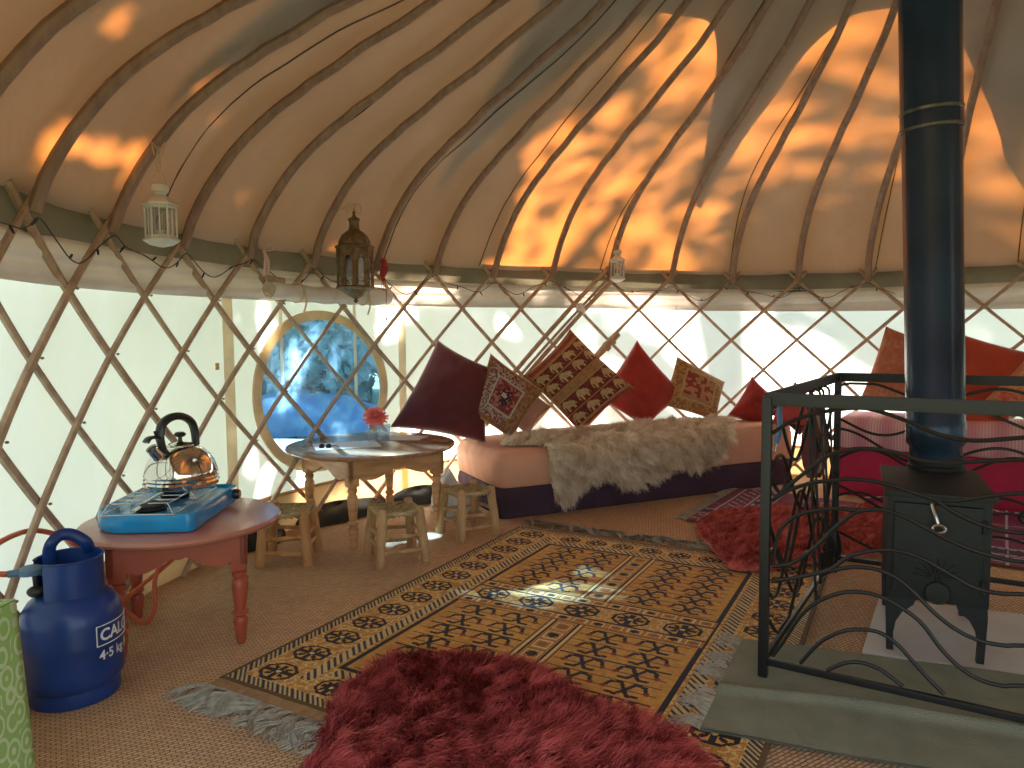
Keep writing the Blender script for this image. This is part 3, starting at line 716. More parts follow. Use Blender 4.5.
# ================================================================== CUSHIONS
def vnoise(shape, cell, seed=0):
    r = np.random.default_rng(seed); h, w_ = shape; gh, gw = int(h / cell) + 3, int(w_ / cell) + 3
    g_ = r.random((gh, gw)); y = np.arange(h) / cell; x = np.arange(w_) / cell
    yi, xi = y.astype(int), x.astype(int); fy, fx = (y - yi)[:, None], (x - xi)[None]
    fy = fy * fy * (3 - 2 * fy); fx = fx * fx * (3 - 2 * fx)
    return g_[yi][:, xi] * (1 - fy) * (1 - fx) + g_[yi][:, xi + 1] * (1 - fy) * fx + g_[yi + 1][:, xi] * fy * (1 - fx) + g_[yi + 1][:, xi + 1] * fy * fx
def cushion(name, label, corners, thick, material, group=None, n=30, pat=None, piping=None, seed=1, pinch=.05, sag=0.0):
    """corners: four world points in order round the cushion; front faces the camera"""
    c4 = [np.array(c) for c in corners]; cen = sum(c4) / 4
    nrm = np.cross(c4[2] - c4[0], c4[3] - c4[1]); nrm /= np.linalg.norm(nrm)
    if nrm @ (np.array([0, 0, CAM_H]) - cen) < 0: nrm = -nrm
    u = np.linspace(0, 1, n + 1); U, V = np.meshgrid(u, u)
    pu = pinch * (4 * U * (1 - U)); pv = pinch * (4 * V * (1 - V))
    U2 = U + (U - .5) * -2 * pv * (np.abs(U - .5) * 2) ** 3; V2 = V + (V - .5) * -2 * pu * (np.abs(V - .5) * 2) ** 3
    base = (c4[0] * ((1 - U2) * (1 - V2))[..., None] + c4[1] * (U2 * (1 - V2))[..., None] + c4[2] * (U2 * V2)[..., None] + c4[3] * ((1 - U2) * V2)[..., None])
    h = (np.clip(1 - np.abs(2 * U - 1) ** 2.6, 0, 1) * np.clip(1 - np.abs(2 * V - 1) ** 2.6, 0, 1)) ** .55
    nz = vnoise(U.shape, n / 4.2, seed) - .5; nz2 = vnoise(U.shape, n / 9., seed + 5) - .5
    hf = h * thick / 2 * (1 + .38 * nz + .22 * nz2); hb = h * thick / 2
    Fp = base + nrm * hf[..., None]; Bp = base - nrm * hb[..., None]
    m = n + 1; idx = np.arange(m * m).reshape(m, m); bi = idx + m * m
    edge = np.zeros((m, m), bool); edge[0] = edge[-1] = edge[:, 0] = edge[:, -1] = True; bi = np.where(edge, idx, bi)
    q1 = np.stack([idx[:-1, :-1], idx[:-1, 1:], idx[1:, 1:], idx[1:, :-1]], -1).reshape(-1, 4)
    q2 = np.stack([bi[:-1, :-1], bi[1:, :-1], bi[1:, 1:], bi[:-1, 1:]], -1).reshape(-1, 4)
    vn = np.cross(Fp[0, 1] - Fp[0, 0], Fp[1, 0] - Fp[0, 0])
    Vv = np.concatenate([Fp.reshape(-1, 3), Bp.reshape(-1, 3)]); Fc = np.concatenate([q1, q2]); colors = None
    if vn @ nrm < 0: Fc = Fc[:, ::-1]
    if pat is not None:
        uc = (np.arange(n) + .5) / n; UU, VV = np.meshgrid(uc, uc); cc = pat(UU, VV).reshape(-1, 3)
        bk = np.tile(np.median(cc, axis=0), (len(cc), 1)); colors = np.concatenate([cc, bk])
    o = raw(name, Vv, Fc, material, None, colors, True)
    bm = bmesh.new(); bm.from_mesh(o.data); bmesh.ops.delete(bm, geom=[v for v in bm.verts if not v.link_faces], context='VERTS'); bm.to_mesh(o.data); bm.free()
    tag(o, label, 'cushion', group)
    if piping:
        ring = [base[0, i] for i in range(0, m, 2)] + [base[i, -1] for i in range(2, m, 2)] + [base[-1, i] for i in range(m - 3, -1, -2)] + [base[i, 0] for i in range(m - 3, 0, -2)]
        mb = MB(); mb.tube([Vector(p) for p in ring], .0055, 6, True); mb.build('piping', piping, o)
    return o
def mixc(a, b, t): return np.array(a) * (1 - t[..., None]) + np.array(b) * t[..., None]
RED1, GOLD, CREAM, DKR, GREY = (.22, .035, .03), (.36, .22, .09), (.50, .42, .27), (.09, .015, .02), (.36, .33, .30)
EL = [(0, .25), (.06, .22), (.1, .45), (.14, .62), (.24, .68), (.3, .78), (.44, .80), (.56, .92), (.72, .95), (.84, .86), (.92, .66), (.97, .40), (.93, .22), (.88, .25), (.89, .45), (.83, .55), (.78, .48), (.76, .08), (.63, .08), (.62, .36), (.5, .34), (.38, .34), (.36, .08), (.22, .08), (.21, .38), (.13, .35), (.07, .28)]
def pat_eleph(U, V):
    out = mixc(RED1, RED1, U * 0); n = vnoise(U.shape, 2.2, 4); n2 = vnoise(U.shape, 5, 9)
    out = mixc(RED1, (.30, .07, .05), n2)
    for a, b, k in [(.0, .035, 1), (.09, .115, 1), (.455, .555, 1), (.93, .95, 1)]:
        m = (V > a) & (V < b); out[m] = mixc(GOLD, (.24, .12, .06), n)[m]
    for y0, y1 in ((.13, .28), (.29, .44), (.57, .74), (.76, .92)):
        m = (V > y0) & (V < y1); out[m] = mixc(DKR, (.20, .05, .035), n)[m]
        k = 4
        x = (U * k) % 1; yy = 1 - (V - y0) / (y1 - y0)
        e = inpoly(x * 1.15 - .05, yy, EL) & m
        out[e] = mixc((.34, .21, .10), (.50, .38, .20), n)[e]
    m = (U < .04) | (U > .96); out[m] = mixc(GOLD, RED1, n)[m]
    for v0 in (.123, .285, .45, .56, .75, .925): m = np.abs(V - v0) < .006; out[m] = GOLD
    return out
def pat_embroid(U, V):
    n = vnoise(U.shape, 1.6, 2); n2 = vnoise(U.shape, 3.0, 3)
    r = np.maximum(np.abs(U - .5), np.abs(V - .5)) * 2
    out = mixc((.15, .03, .03), (.27, .06, .06), n2)
    m = r > .5; out[m] = mixc((.17, .06, .04), GREY, (n > .48) * 1.0)[m]
    m = (r > .62) & (r < .86); out[m] = mixc((.20, .05, .05), (.38, .32, .26), (n > .5) * .9)[m]
    m = r > .86; out[m] = mixc((.30, .19, .09), (.16, .05, .03), n)[m]
    m = (U > .72) & (r < .86); out[m] = mixc((.34, .22, .10), (.18, .05, .04), n2)[m]
    rr_ = np.hypot((U - .5) * 1.15, V - .5) + (n2 - .5) * .09
    m = (rr_ < .115); out[m] = (.05, .02, .03)
    m = (rr_ < .065); out[m] = mixc((.5, .48, .42), (.34, .30, .27), n)[m]
    m = (r < .44) & (rr_ > .12) & (n2 > .62); out[m] = (.36, .17, .13)
    m = (np.abs(r - .5) < .03); out[m] = (.40, .36, .30)
    return out
def pat_gold(U, V):
    n = vnoise(U.shape, 2.0, 11); n2 = vnoise(U.shape, 4.5, 12)
    out = mixc((.38, .24, .10), (.24, .10, .045), (n > .5) * .8); r = np.maximum(np.abs(U - .5), np.abs(V - .5)) * 2
    m = r < .55; out[m] = mixc((.26, .05, .045), (.40, .25, .12), (n2 > .5) * .8)[m]
    m = (r > .55) & (r < .62); out[m] = (.42, .30, .15)
    return out
def pat_salmon(U, V):
    n = vnoise(U.shape, 2.4, 21); n2 = vnoise(U.shape, 4, 22); out = mixc((.50, .20, .12), (.42, .13, .08), n2)
    m = (np.sin(V * 30 + n2 * 2) > .1) & (n > .42); out[m] = mixc((.36, .06, .05), (.52, .30, .18), n)[m]
    return out
def pat_coral(U, V):
    n = vnoise(U.shape, 2.4, 31); n2 = vnoise(U.shape, 5, 32); out = mixc((.48, .15, .06), (.60, .32, .18), n)
    m = (n2 > .55); out[m] = mixc((.52, .07, .05), (.60, .22, .13), n)[m]
    r = np.maximum(np.abs(U - .5), np.abs(V - .5)) * 2; m = r > .85; out[m] = (.42, .20, .10)
    return out
G_ = 'cushions leaning on the lattice'
# pixel corners (turned into points at chosen distances): top, right, bottom, left
cushion('cushion', 'pale pink-backed cushion tucked behind the embroidered square cushion', [pt(490, 353, 4.28), pt(551, 407, 4.22), pt(528, 436, 4.14), pt(484, 404, 4.2)], .09, mat('pale_rose_cotton', (.42, .22, .18), .9, var=.1), G_, seed=3)
cushion('cushion', 'large burgundy velvet cushion at the left end of the peach bench', [pt(438, 340, 4.14), pt(491, 368, 4.12), pt(486, 443, 4.02), pt(390, 427, 3.92)], .17, MT['velvet'], G_, 34, seed=5, pinch=.03)
cushion('cushion', 'square cushion embroidered in red and silver with a gold border, beside the burgundy cushion', [pt(491, 355, 4.14), pt(543, 391, 4.12), pt(511, 439, 3.98), pt(470, 412, 4.0)], .085, MT['pattern'], G_, 90, pat_embroid, mat('gold_piping', (.42, .24, .09), .8), 7, .03)
cushion('cushion', 'red velvet cushion standing on its corner behind the elephant cushion', [pt(637, 340, 4.62), pt(684, 395, 4.58), pt(645, 428, 4.46), pt(596, 398, 4.52)], .15, MT['redvelvet'], G_, 34, seed=9, pinch=.03)
cushion('cushion', 'largest patterned cushion, red with rows of gold elephants', [pt(570, 329, 4.40), pt(635, 388, 4.36), pt(580, 434, 4.18), pt(523, 376, 4.24)], .14, MT['pattern'], G_, 130, lambda U, V: pat_eleph(V, U), None, 11, .04)
cushion('cushion', 'small gold and red patterned cushion between the red cushions', [pt(677, 356, 4.66), pt(725, 382, 4.70), pt(716, 421, 4.56), pt(662, 405, 4.52)], .12, MT['pattern'], G_, 80, pat_gold, None, 13, .03)
cushion('cushion', 'small bright red cushion just left of the fire guard', [pt(752, 376, 4.66), pt(785, 404, 4.62), pt(764, 428, 4.6), pt(726, 417, 4.58)], .11, MT['redvelvet'], G_, 28, seed=15)
cushion('cushion', 'dark red cushion whose tip shows above the guard rail', [pt(795, 381, 4.58), pt(824, 412, 4.56), pt(800, 436, 4.50), pt(770, 414, 4.52)], .08, MT['velvet'], G_, 24, seed=16)
cushion('cushion', 'rose red cushion seen through the left side of the fire guard', [pt(778, 392, 4.48), pt(814, 396, 4.46), pt(815, 427, 4.38), pt(771, 424, 4.40)], .10, MT['pinkred'], G_, 28, seed=17)
cushion('cushion', 'salmon patterned cushion standing left of the flue pipe', [pt(886, 326, 4.42), pt(932, 340, 4.34), pt(922, 412, 4.20), pt(858, 404, 4.32)], .12, MT['pattern'], G_, 80, pat_salmon, None, 19, .03)
cushion('cushion', 'big orange red velvet cushion right of the flue pipe', [pt(930, 322, 4.24), pt(1034, 354, 3.96), pt(1008, 424, 3.88), pt(918, 424, 4.14)], .15, MT['orangevelvet'], G_, 34, seed=21, pinch=.03)
cushion('cushion', 'orange patterned cushion at the right edge in front of the orange red one', [pt(1040, 342, 3.80), pt(1080, 385, 3.70), pt(1032, 424, 3.70), pt(984, 401, 3.84)], .11, MT['pattern'], G_, 80, pat_coral, None, 23, .03)
cushion('cushion', 'flat red velvet cushion lying at the foot of the orange red one', [pt(950, 408, 4.06), pt(978, 405, 4.02), pt(1006, 431, 3.86), pt(944, 434, 3.90)], .06, MT['orangevelvet'], G_, 24, seed=25)

# ================================================================== SHEEPSKINS
def rest_flat(z0): return lambda x, y: z0
def skin(name, label, outline, zfn, n, length, width, wool, hide_col, comb, pile=.03, noise=.02, group=None, folds=None, droop=.6, clump=.5, cell=.022):
    t = thing(name, label, 'sheepskin', (sum(p[0] for p in outline) / len(outline), sum(p[1] for p in outline) / len(outline), zfn(*outline[0][:2])), 0, group)
    out2 = [tuple(p) for p in catmull([(p[0], p[1], 0) for p in outline], 6, True)]
    xs = [p[0] for p in out2]; ys = [p[1] for p in out2]
    def hgt(x, y):
        d = edge_dist(x, y, out2); b = np.clip(d / .07, 0, 1); b = np.sqrt(1 - (1 - b) ** 2)
        h = pile * b * (1 + .35 * np.sin(x * 17 + y * 9) * np.sin(y * 14 - x * 6))
        if folds is not None: h = h + folds(x, y, d)
        return h
    # hide grid clipped to the outline
    st = .016; gx = np.arange(min(xs) - st, max(xs) + st, st); gy = np.arange(min(ys) - st, max(ys) + st, st); X_, Y_ = np.meshgrid(gx, gy)
    ins = inpoly(X_, Y_, out2); H_ = np.where(ins, hgt(X_, Y_), 0); Z_ = np.vectorize(zfn)(X_, Y_) + H_ * .75 + .003
    idx = np.arange(X_.size).reshape(X_.shape); q = ins[:-1, :-1] | ins[1:, :-1] | ins[:-1, 1:] | ins[1:, 1:]
    Fq = np.stack([idx[:-1, :-1][q], idx[:-1, 1:][q], idx[1:, 1:][q], idx[1:, :-1][q]], -1)
    used = np.unique(Fq); mp_ = -np.ones(X_.size, int); mp_[used] = np.arange(len(used))
    Vv = np.stack([X_.ravel(), Y_.ravel(), Z_.ravel()], 1)[used]; raw('hide', Vv, mp_[Fq], hide_col, t, smooth=True)
    k = int(n * 1.9); x = RNG.uniform(min(xs), max(xs), k); y = RNG.uniform(min(ys), max(ys), k); m = inpoly(x, y, out2); x, y = x[m][:n], y[m][:n]
    e = .006; h0 = hgt(x, y); hx = (hgt(x + e, y) - h0) / e; hy = (hgt(x, y + e) - h0) / e
    N_ = np.stack([-hx, -hy, np.ones(len(x))], 1); N_ /= np.linalg.norm(N_, axis=1)[:, None]
    P = np.stack([x, y, np.vectorize(zfn)(x, y) + h0 * .75 + .003], 1)
    D = comb(x, y); D = np.concatenate([D, np.zeros((len(x), 1))], 1)
    w_ = strands(P, N_, D, length, width, 4, droop, .005, 'wool', wool, t, clump, cell); w_['kind'] = 'stuff'
    return t
fg = [flo(u, v, .05) for u, v in [(308, 742), (314, 716), (330, 690), (355, 670), (385, 655), (430, 645), (470, 648), (520, 653), (550, 668), (575, 690), (610, 700), (650, 715), (690, 735), (722, 768)]]
fg = [(p.x, p.y) for p in fg] + [(.43, 1.34), (.36, 1.26), (.22, 1.22), (.05, 1.20), (-.12, 1.17), (-.30, 1.19), (-.42, 1.28), (-.475, 1.40)]
def inset(poly, d):
    a = np.array([p[:2] for p in poly]); c = a.mean(0); v = a - c; l = np.linalg.norm(v, axis=1)[:, None]; return [tuple(p) for p in c + v * (1 - d / l)]
skin('sheepskin_rug', 'wine red long-haired sheepskin lying on the near edge of the gold rug', inset(fg, .03), lambda x, y: .010, 62000, .066, .0012, 'red', MT['wool_red'],
     lambda x, y: np.stack([.5 + .25 * np.sin(y * 6 + x * 3), -.75 + .35 * np.sin(x * 9)], 1), .042, droop=.85, clump=.65, cell=.030)
bs = [flo(u, v, .05) for u, v in [(692, 518), (722, 511), (760, 508), (820, 508), (881, 506), (905, 515), (915, 530), (881, 549), (835, 552), (800, 559), (756, 565), (726, 561), (711, 546), (697, 531)]]
skin('sheepskin_rug', 'coral red sheepskin lying crumpled on the far purple rug behind the fire guard', inset([(p.x, p.y) for p in bs], .03), lambda x, y: .016, 30000, .040, .0013, 'coral', MT['wool_coral'],
     lambda x, y: np.stack([.2 + .5 * np.sin(y * 8), -.7 + .4 * np.sin(x * 11)], 1), .04, folds=lambda x, y, d: .035 * np.clip(d / .1, 0, 1) * np.clip(np.sin((y - .5 * x) * 8.5 + 2.2), 0, 1), droop=.6, clump=.8)
# cream sheepskin draped over the bench edge: chart (s along, e = arc length, + on top, - hanging)
def hang_xyz(s, e):
    s = np.asarray(s, float); e = np.asarray(e, float); ztop = .352 + .040 * np.clip(s / 1.6, 0, 1)
    Rr = .04; a = np.clip(-e / Rr, 0, PI / 2)
    d = np.where(e > 0, e, -Rr * np.sin(a)) ; z = ztop - Rr * (1 - np.cos(a)) - np.where(e < -Rr * PI / 2, -e - Rr * PI / 2, 0)
    d = np.where(e > 0, d + .02, d + .02); 
    d = d - np.where(e < -.06, .012 + .012 * np.sin(s * 14), 0)
    x = P0.x + U_.x * s + NN.x * d; y = P0.y + U_.y * s + NN.y * d
    nt_ = np.where(e > 0, 0, a); nx = -NN.x * np.sin(nt_); ny = -NN.y * np.sin(nt_); nz = np.cos(nt_)
    return np.stack([x, y, z], -1), np.stack([nx, ny, nz], -1)
def sz(u, v, lift=.0):                                    # picture point on the hanging face -> (s, e)
    d = ray(u, v); nn = Vector((NN.x, NN.y, 0)); p0 = Vector((P0.x, P0.y, 0)) - nn * .03
    l = (p0 - Vector((0, 0, CAM_H))).dot(nn) / d.dot(nn); p = Vector((0, 0, CAM_H)) + d * l
    s = (Vector((p.x, p.y)) - P0).dot(U_); return s, p.z - (.352 + .04 * max(0, min(1, s / 1.6))) 
low = [sz(*p) for p in [(549, 470), (553, 494), (562, 510), (571, 507), (578, 494), (598, 482), (612, 483), (627, 492), (647, 486), (665, 474), (677, 469), (694, 474), (709, 468), (720, 456), (733, 434)]]
top_ = [(1.60, .06), (1.5, .16), (1.3, .25), (1.05, .30), (.8, .27), (.55, .25), (.30, .28), (.12, .22), (.10, .12), (.25, .03)]
chart = [(s, min(e, -.02)) for s, e in low] + top_
sk = thing('sheepskin_throw', 'cream sheepskin draped over the front edge of the peach bench', 'sheepskin', (bench_xy(.8, .1).x, bench_xy(.8, .1).y, .35))
ch2 = [tuple(p) for p in catmull([(a, b, 0) for a, b in chart], 5, True)]
st = .016; gs = np.arange(0, 1.75, st); ge = np.arange(-.36, .34, st); S2, E2 = np.meshgrid(gs, ge); ins = inpoly(S2, E2, ch2)
def wool_h(s, e): d = edge_dist(s, e, ch2); b = np.clip(d / .06, 0, 1); return .026 * np.sqrt(1 - (1 - b) ** 2) * (1 + .3 * np.sin(s * 22 + e * 11) * np.sin(e * 19))
Pg, Ng = hang_xyz(S2, E2); Pg = Pg + Ng * (wool_h(S2, E2) * .8 * ins)[..., None]
idx = np.arange(S2.size).reshape(S2.shape); q = ins[:-1, :-1] & ins[1:, 1:] & ins[1:, :-1] & ins[:-1, 1:]
Fq = np.stack([idx[:-1, :-1][q], idx[:-1, 1:][q], idx[1:, 1:][q], idx[1:, :-1][q]], -1); used = np.unique(Fq); mp_ = -np.ones(S2.size, int); mp_[used] = np.arange(len(used))
raw('hide', Pg.reshape(-1, 3)[used], mp_[Fq], MT['wool_cream'], sk, smooth=True)
s_ = RNG.uniform(0, 1.75, 110000); e_ = RNG.uniform(-.36, .34, 110000); m = inpoly(s_, e_, ch2); s_, e_ = s_[m][:46000], e_[m][:46000]
Pw, Nw = hang_xyz(s_, e_); Pw = Pw + Nw * (wool_h(s_, e_) * .8)[:, None]
dwn = np.where((e_ < .04)[:, None], np.array([[-NN.x * .25, -NN.y * .25, -1.0]]), np.array([[-NN.x, -NN.y, -.1]])) + np.stack([U_.x * np.sin(s_ * 9) * .4, U_.y * np.sin(s_ * 9) * .4, 0 * s_], 1)
o = strands(Pw, Nw, dwn, .060, .0014, 4, .55, .008, 'wool', 'cream', sk, 1.1, .030); o['kind'] = 'stuff'

# ================================================================== RUGS
def rug_mesh(name, NL, e1, e2, W, Lg, cell, patfn, z0, th, wav, parent=None, material=None):
    nu, nv = int(W / cell), int(Lg / cell)
    u = np.linspace(0, W, nu + 1); v = np.linspace(0, Lg, nv + 1); U, V = np.meshgrid(u, v)
    Zt = z0 + th + wav(U, V)
    X_ = NL[0] + U * e2[0] + V * e1[0]; Y_ = NL[1] + U * e2[1] + V * e1[1]
    top = np.stack([X_, Y_, Zt], -1).reshape(-1, 3); idx = np.arange((nu + 1) * (nv + 1)).reshape(nv + 1, nu + 1)
    Fq = np.stack([idx[:-1, :-1], idx[:-1, 1:], idx[1:, 1:], idx[1:, :-1]], -1).reshape(-1, 4)
    uc = (u[1:] + u[:-1]) / 2; vc = (v[1:] + v[:-1]) / 2; UU, VV = np.meshgrid(uc, vc); col = patfn(UU, VV).reshape(-1, 3)
    ring = np.concatenate([idx[0, :], idx[1:, -1], idx[-1, -2::-1], idx[-2:0:-1, 0]]); bot = top[ring].copy(); bot[:, 2] = z0; n0 = len(top); k = len(ring)
    Fs = np.stack([ring, np.roll(ring, -1), n0 + (np.arange(k) + 1) % k, n0 + np.arange(k)], -1)[:, ::-1]
    cs = np.tile(np.array([[.12, .07, .03]]), (k, 1))
    return raw(name, np.concatenate([top, bot]), np.concatenate([Fq, Fs]), material or MT['rugpile'], parent, np.concatenate([col, cs]), True)
def seg_d(x, y, ax, ay, bx, by):
    l2 = (bx - ax) ** 2 + (by - ay) ** 2 + 1e-9; t = np.clip(((x - ax) * (bx - ax) + (y - ay) * (by - ay)) / l2, 0, 1)
    return np.hypot(x - ax - t * (bx - ax), y - ay - t * (by - ay))
RW, RL = 1.40, 1.76
GO, GO2, DK, BR, PY = np.array((.60, .33, .075)), np.array((.50, .26, .06)), np.array((.022, .020, .028)), np.array((.30, .12, .05)), np.array((.74, .56, .26))
def flower(out, U, V, cu, cv, a, b, fill):                 # octagon with a dark cross-shaped flower
    du, dv = np.abs(U - cu) / a, np.abs(V - cv) / b; oc = np.maximum(np.maximum(du, dv), (du + dv) * .72)
    m = oc < 1; out[m] = fill; m = (oc < 1) & (oc > .80); out[m] = DK
    p = (np.minimum(du, dv) < .17) & (np.maximum(du, dv) < .75); out[p] = DK
    p = (np.abs(du - dv) < .18) & (np.maximum(du, dv) < .55) & (du > .2); out[p] = DK
    p = (oc < .14); out[p] = PY
def boxrow(out, U, V, u0, u1, v0, v1, n, along):            # a row of small framed squares
    for i in range(n):
        if along == 'u': a0, a1, b0, b1 = u0 + (u1 - u0) * i / n, u0 + (u1 - u0) * (i + 1) / n, v0, v1
        else: a0, a1, b0, b1 = u0, u1, v0 + (v1 - v0) * i / n, v0 + (v1 - v0) * (i + 1) / n
        cu, cv, hu, hv = (a0 + a1) / 2, (b0 + b1) / 2, (a1 - a0) / 2, (b1 - b0) / 2
        du, dv = np.abs(U - cu) / hu, np.abs(V - cv) / hv; m_ = np.maximum(du, dv)
        out[(m_ < 1)] = GO2; out[(m_ < .92) & (m_ > .78)] = BR; out[(m_ < .78) & (m_ > .62)] = PY
        c_ = DK if i % 2 == 0 else BR
        out[(m_ < .5) & ((du < .16) | (dv < .16))] = c_; out[(np.abs(du - dv) < .16) & (m_ < .42)] = c_
def pat_rug(U, V):
    n = vnoise(U.shape, 3, 41); n2 = vnoise(U.shape, 30, 42); n3 = vnoise(U.shape, 1.5, 43)
    out = GO * (1 - n2[..., None]) + GO2 * n2[..., None]; out = out * (.85 + .3 * n[..., None])
    ed = np.minimum(np.minimum(U, RW - U), np.minimum(V, RL - V)); bw = .265
    bt = .20                                                # narrower end borders
    inx = (U > bw) & (U < RW - bw) & (V > bt) & (V < RL - bt)
    B = ~inx; fine = (np.sin((U + V) * 260) * np.sin((U - V) * 260) > .1); out[B & fine] = out[B & fine] * .55 + BR * .45
    zig = (np.abs(((U * 1 + V * 1) * 26) % 1 - .5) < .14) ^ (np.abs(((U - V) * 26) % 1 - .5) < .14); out[B & zig & (n > .35)] = PY * .9
    m = (ed < .045); out[m] = np.where((((U + V) * 55) % 1 < .5)[..., None], DK * 1.5, PY * .75)[m]
    m = (ed < .012); out[m] = (.12, .07, .03)
    # guard band inside the main border
    for a, b in ((.20, .245),):
        g1 = (np.minimum(U, RW - U) > a) & (np.minimum(U, RW - U) < b) & (V > .10) & (V < RL - .10)
        g2 = (np.minimum(V, RL - V) > a - .05) & (np.minimum(V, RL - V) < b - .055) & (U > bw) & (U < RW - bw)
        g = g1 | g2; out[g] = np.where((((U * 1.0 + V) * 38) % 1 < .55)[..., None], PY * .8, DK * 2)[g]
    for k in range(13):
        cv = .10 + k * .13
        for cu in (.122, RW - .122): flower(out, U, V, cu, cv, .060, .048, GO * 1.05)
    for k in range(7):
        cu = .32 + k * .127
        for cv in (.10, RL - .10): flower(out, U, V, cu, cv, .048, .042, GO * 1.05)
    # field frame
    fr = np.maximum(np.abs(U - RW / 2) - (RW / 2 - bw), np.abs(V - RL / 2) - (RL / 2 - bt)); out[(np.abs(fr) < .008)] = DK
    # cross
    v0, v1 = .80, 1.02; um = RW / 2
    def panel(a0, a1, b0, b1):
        m = (U > a0) & (U < a1) & (V > b0) & (V < b1)
        ln = 6; k = (V - b0) / (b1 - b0) * ln
        out[m & (np.abs((k + .5) % 1 - .5) < .035)] = DK * 1.4; out[m & (np.abs(k % 1 - .5) < .022)] = DK * 1.4
        sel = np.where(m); uu, vv = U[m], V[m]; dd = np.full(uu.shape, 9.0); hook = np.full(uu.shape, 9.0)
        for c_ in (.27, .74):
            cu = a0 + (a1 - a0) * c_
            for i in range(ln):
                cv = b0 + (b1 - b0) * (i + .5) / ln; h = (b1 - b0) / ln; w_ = (a1 - a0) * .17
                for sx in (-1, 1):
                    P_ = [(cu, cv), (cu + sx * w_ * .35, cv + h * .42), (cu + sx * w_ * .85, cv + h * .36), (cu + sx * w_ * 1.0, cv + h * .08)]
                    P2 = [(cu, cv), (cu + sx * w_ * .30, cv - h * .30), (cu + sx * w_ * .72, cv - h * .26)]
                    for Q_ in (P_, P2):
                        for (x1, y1), (x2, y2) in zip(Q_[:-1], Q_[1:]): dd = np.minimum(dd, seg_d(uu, vv, x1, y1, x2, y2))
                    hook = np.minimum(hook, np.hypot(uu - cu - sx * w_ * 1.05, vv - cv - h * .02))
        c = out[m]; c[dd < .0062] = DK; c[hook < .009] = (.25, .04, .03); out[m] = c
    for a0, a1 in ((bw + .03, um - .065), (um + .065, RW - bw - .03)):
        panel(a0, a1, bt + .02, v0 - .015); panel(a0, a1, v1 + .015, RL - bt - .02)
    m = inx & (V > v0) & (V < v1); out[m] = (GO2 * 1.05)[None]
    out[m & zig & (n > .3)] = PY * .85
    for vv_ in (v0, v1, v0 + .052, v1 - .052): out[inx & (np.abs(V - vv_) < .004)] = DK
    boxrow(out, U, V, bw, RW - bw, v0 + .004, v0 + .050, 14, 'u'); boxrow(out, U, V, bw, RW - bw, v1 - .050, v1 - .004, 14, 'u')
    for k in range(5): flower(out, U, V, bw + (RW - 2 * bw) * (k + .5) / 5, (v0 + v1) / 2, .062, .052, GO)
    for b0, b1 in ((bt, v0), (v1, RL - bt)):
        m = (np.abs(U - um) < .062) & (V > b0) & (V < b1); out[m] = GO2
        for d_ in (.060, .040): out[m & (np.abs(np.abs(U - um) - d_) < .005)] = DK
        m2 = m & (np.abs(np.abs(U - um) - .050) < .004); out[m2] = PY
        boxrow(out, U, V, um - .035, um + .035, b0 + .01, b1 - .01, 8, 'v')
    return out * (.9 + .2 * n3[..., None])
e1 = (.483, .875); e2 = (.875, -.483); NL = (-.82, 1.93)
rg = thing('patterned_rug', 'large gold rug with dark four-panel pattern in the middle of the floor', 'rug', (NL[0] + e1[0] * RL / 2 + e2[0] * RW / 2, NL[1] + e1[1] * RL / 2 + e2[1] * RW / 2, 0))
rug_mesh('pile', NL, e1, e2, RW, RL, .0042, pat_rug, .001, .008, lambda U, V: .0015 * np.sin(U * 9) * np.sin(V * 7), rg)
def fringe(pts_a, pts_b, out_dir, n, ln, mat_, parent, z=.006, name='fringe', w=.0009):
    k = n; t = RNG.uniform(0, 1, k); P = np.array(pts_a)[None] * (1 - t[:, None]) + np.array(pts_b)[None] * t[:, None]
    P = np.concatenate([P, np.full((k, 1), z) + RNG.uniform(0, .004, (k, 1))], 1)
    cl = np.floor(t * n / 14); jr = np.random.default_rng(5).normal(size=(int(n / 14) + 3, 2))[cl.astype(int)]
    od = np.array([*out_dir, 0]); al = np.array([-out_dir[1], out_dir[0], 0]); seg = 6; V = np.zeros((k, seg + 1, 2, 3))
    L_ = ln * RNG.uniform(.7, 1.15, k); cur = P.copy(); sl = (jr[:, 0] * .55 + RNG.normal(size=k) * .12)
    for i in range(seg + 1):
        s = i / seg; zz = np.maximum(.004 + .010 * np.sin(s * PI) * (1 + .5 * jr[:, 1]) + P[:, 2] * (1 - s) * .4, .003) + RNG.uniform(0, .002, k)
        q = P + od * (L_ * s)[:, None] + al * (L_ * s * (sl + .25 * np.sin(s * 5 + jr[:, 1] * 3)))[:, None]; q[:, 2] = zz
        sd_ = al * w * (1.3 if i == seg else 1); V[:, i, 0] = q + sd_; V[:, i, 1] = q - sd_ + np.array([0, 0, .0012])
    V = V.reshape(-1, 3); b = (np.arange(k) * (seg + 1) * 2)[:, None]
    Fs = np.concatenate([np.concatenate([b + 2 * i, b + 2 * i + 1, b + 2 * i + 3, b + 2 * i + 2], 1) for i in range(seg)])
    o = raw(name, V, Fs, mat_, parent); o['kind'] = 'stuff'; return o
NR = (NL[0] + e2[0] * RW, NL[1] + e2[1] * RW); FL_ = (NL[0] + e1[0] * RL, NL[1] + e1[1] * RL); FR_ = (FL_[0] + e2[0] * RW, FL_[1] + e2[1] * RW)
def kilim(a, b, od, wd, parent):
    mb = MB(); a = Vector((*a, 0)); b = Vector((*b, 0)); o_ = Vector((*od, 0)); mb.grid(lambda u, v: tuple(a.lerp(b, u) + o_ * wd * v + Vector((0, 0, .007 - .003 * v + .0008 * math.sin(u * 60)))), 40, 2)
    mb.build('end_band', mat('plain_rug_end', (.32, .20, .10), .95, var=.2, vscale=40, bump=.5, bscale=200), parent)
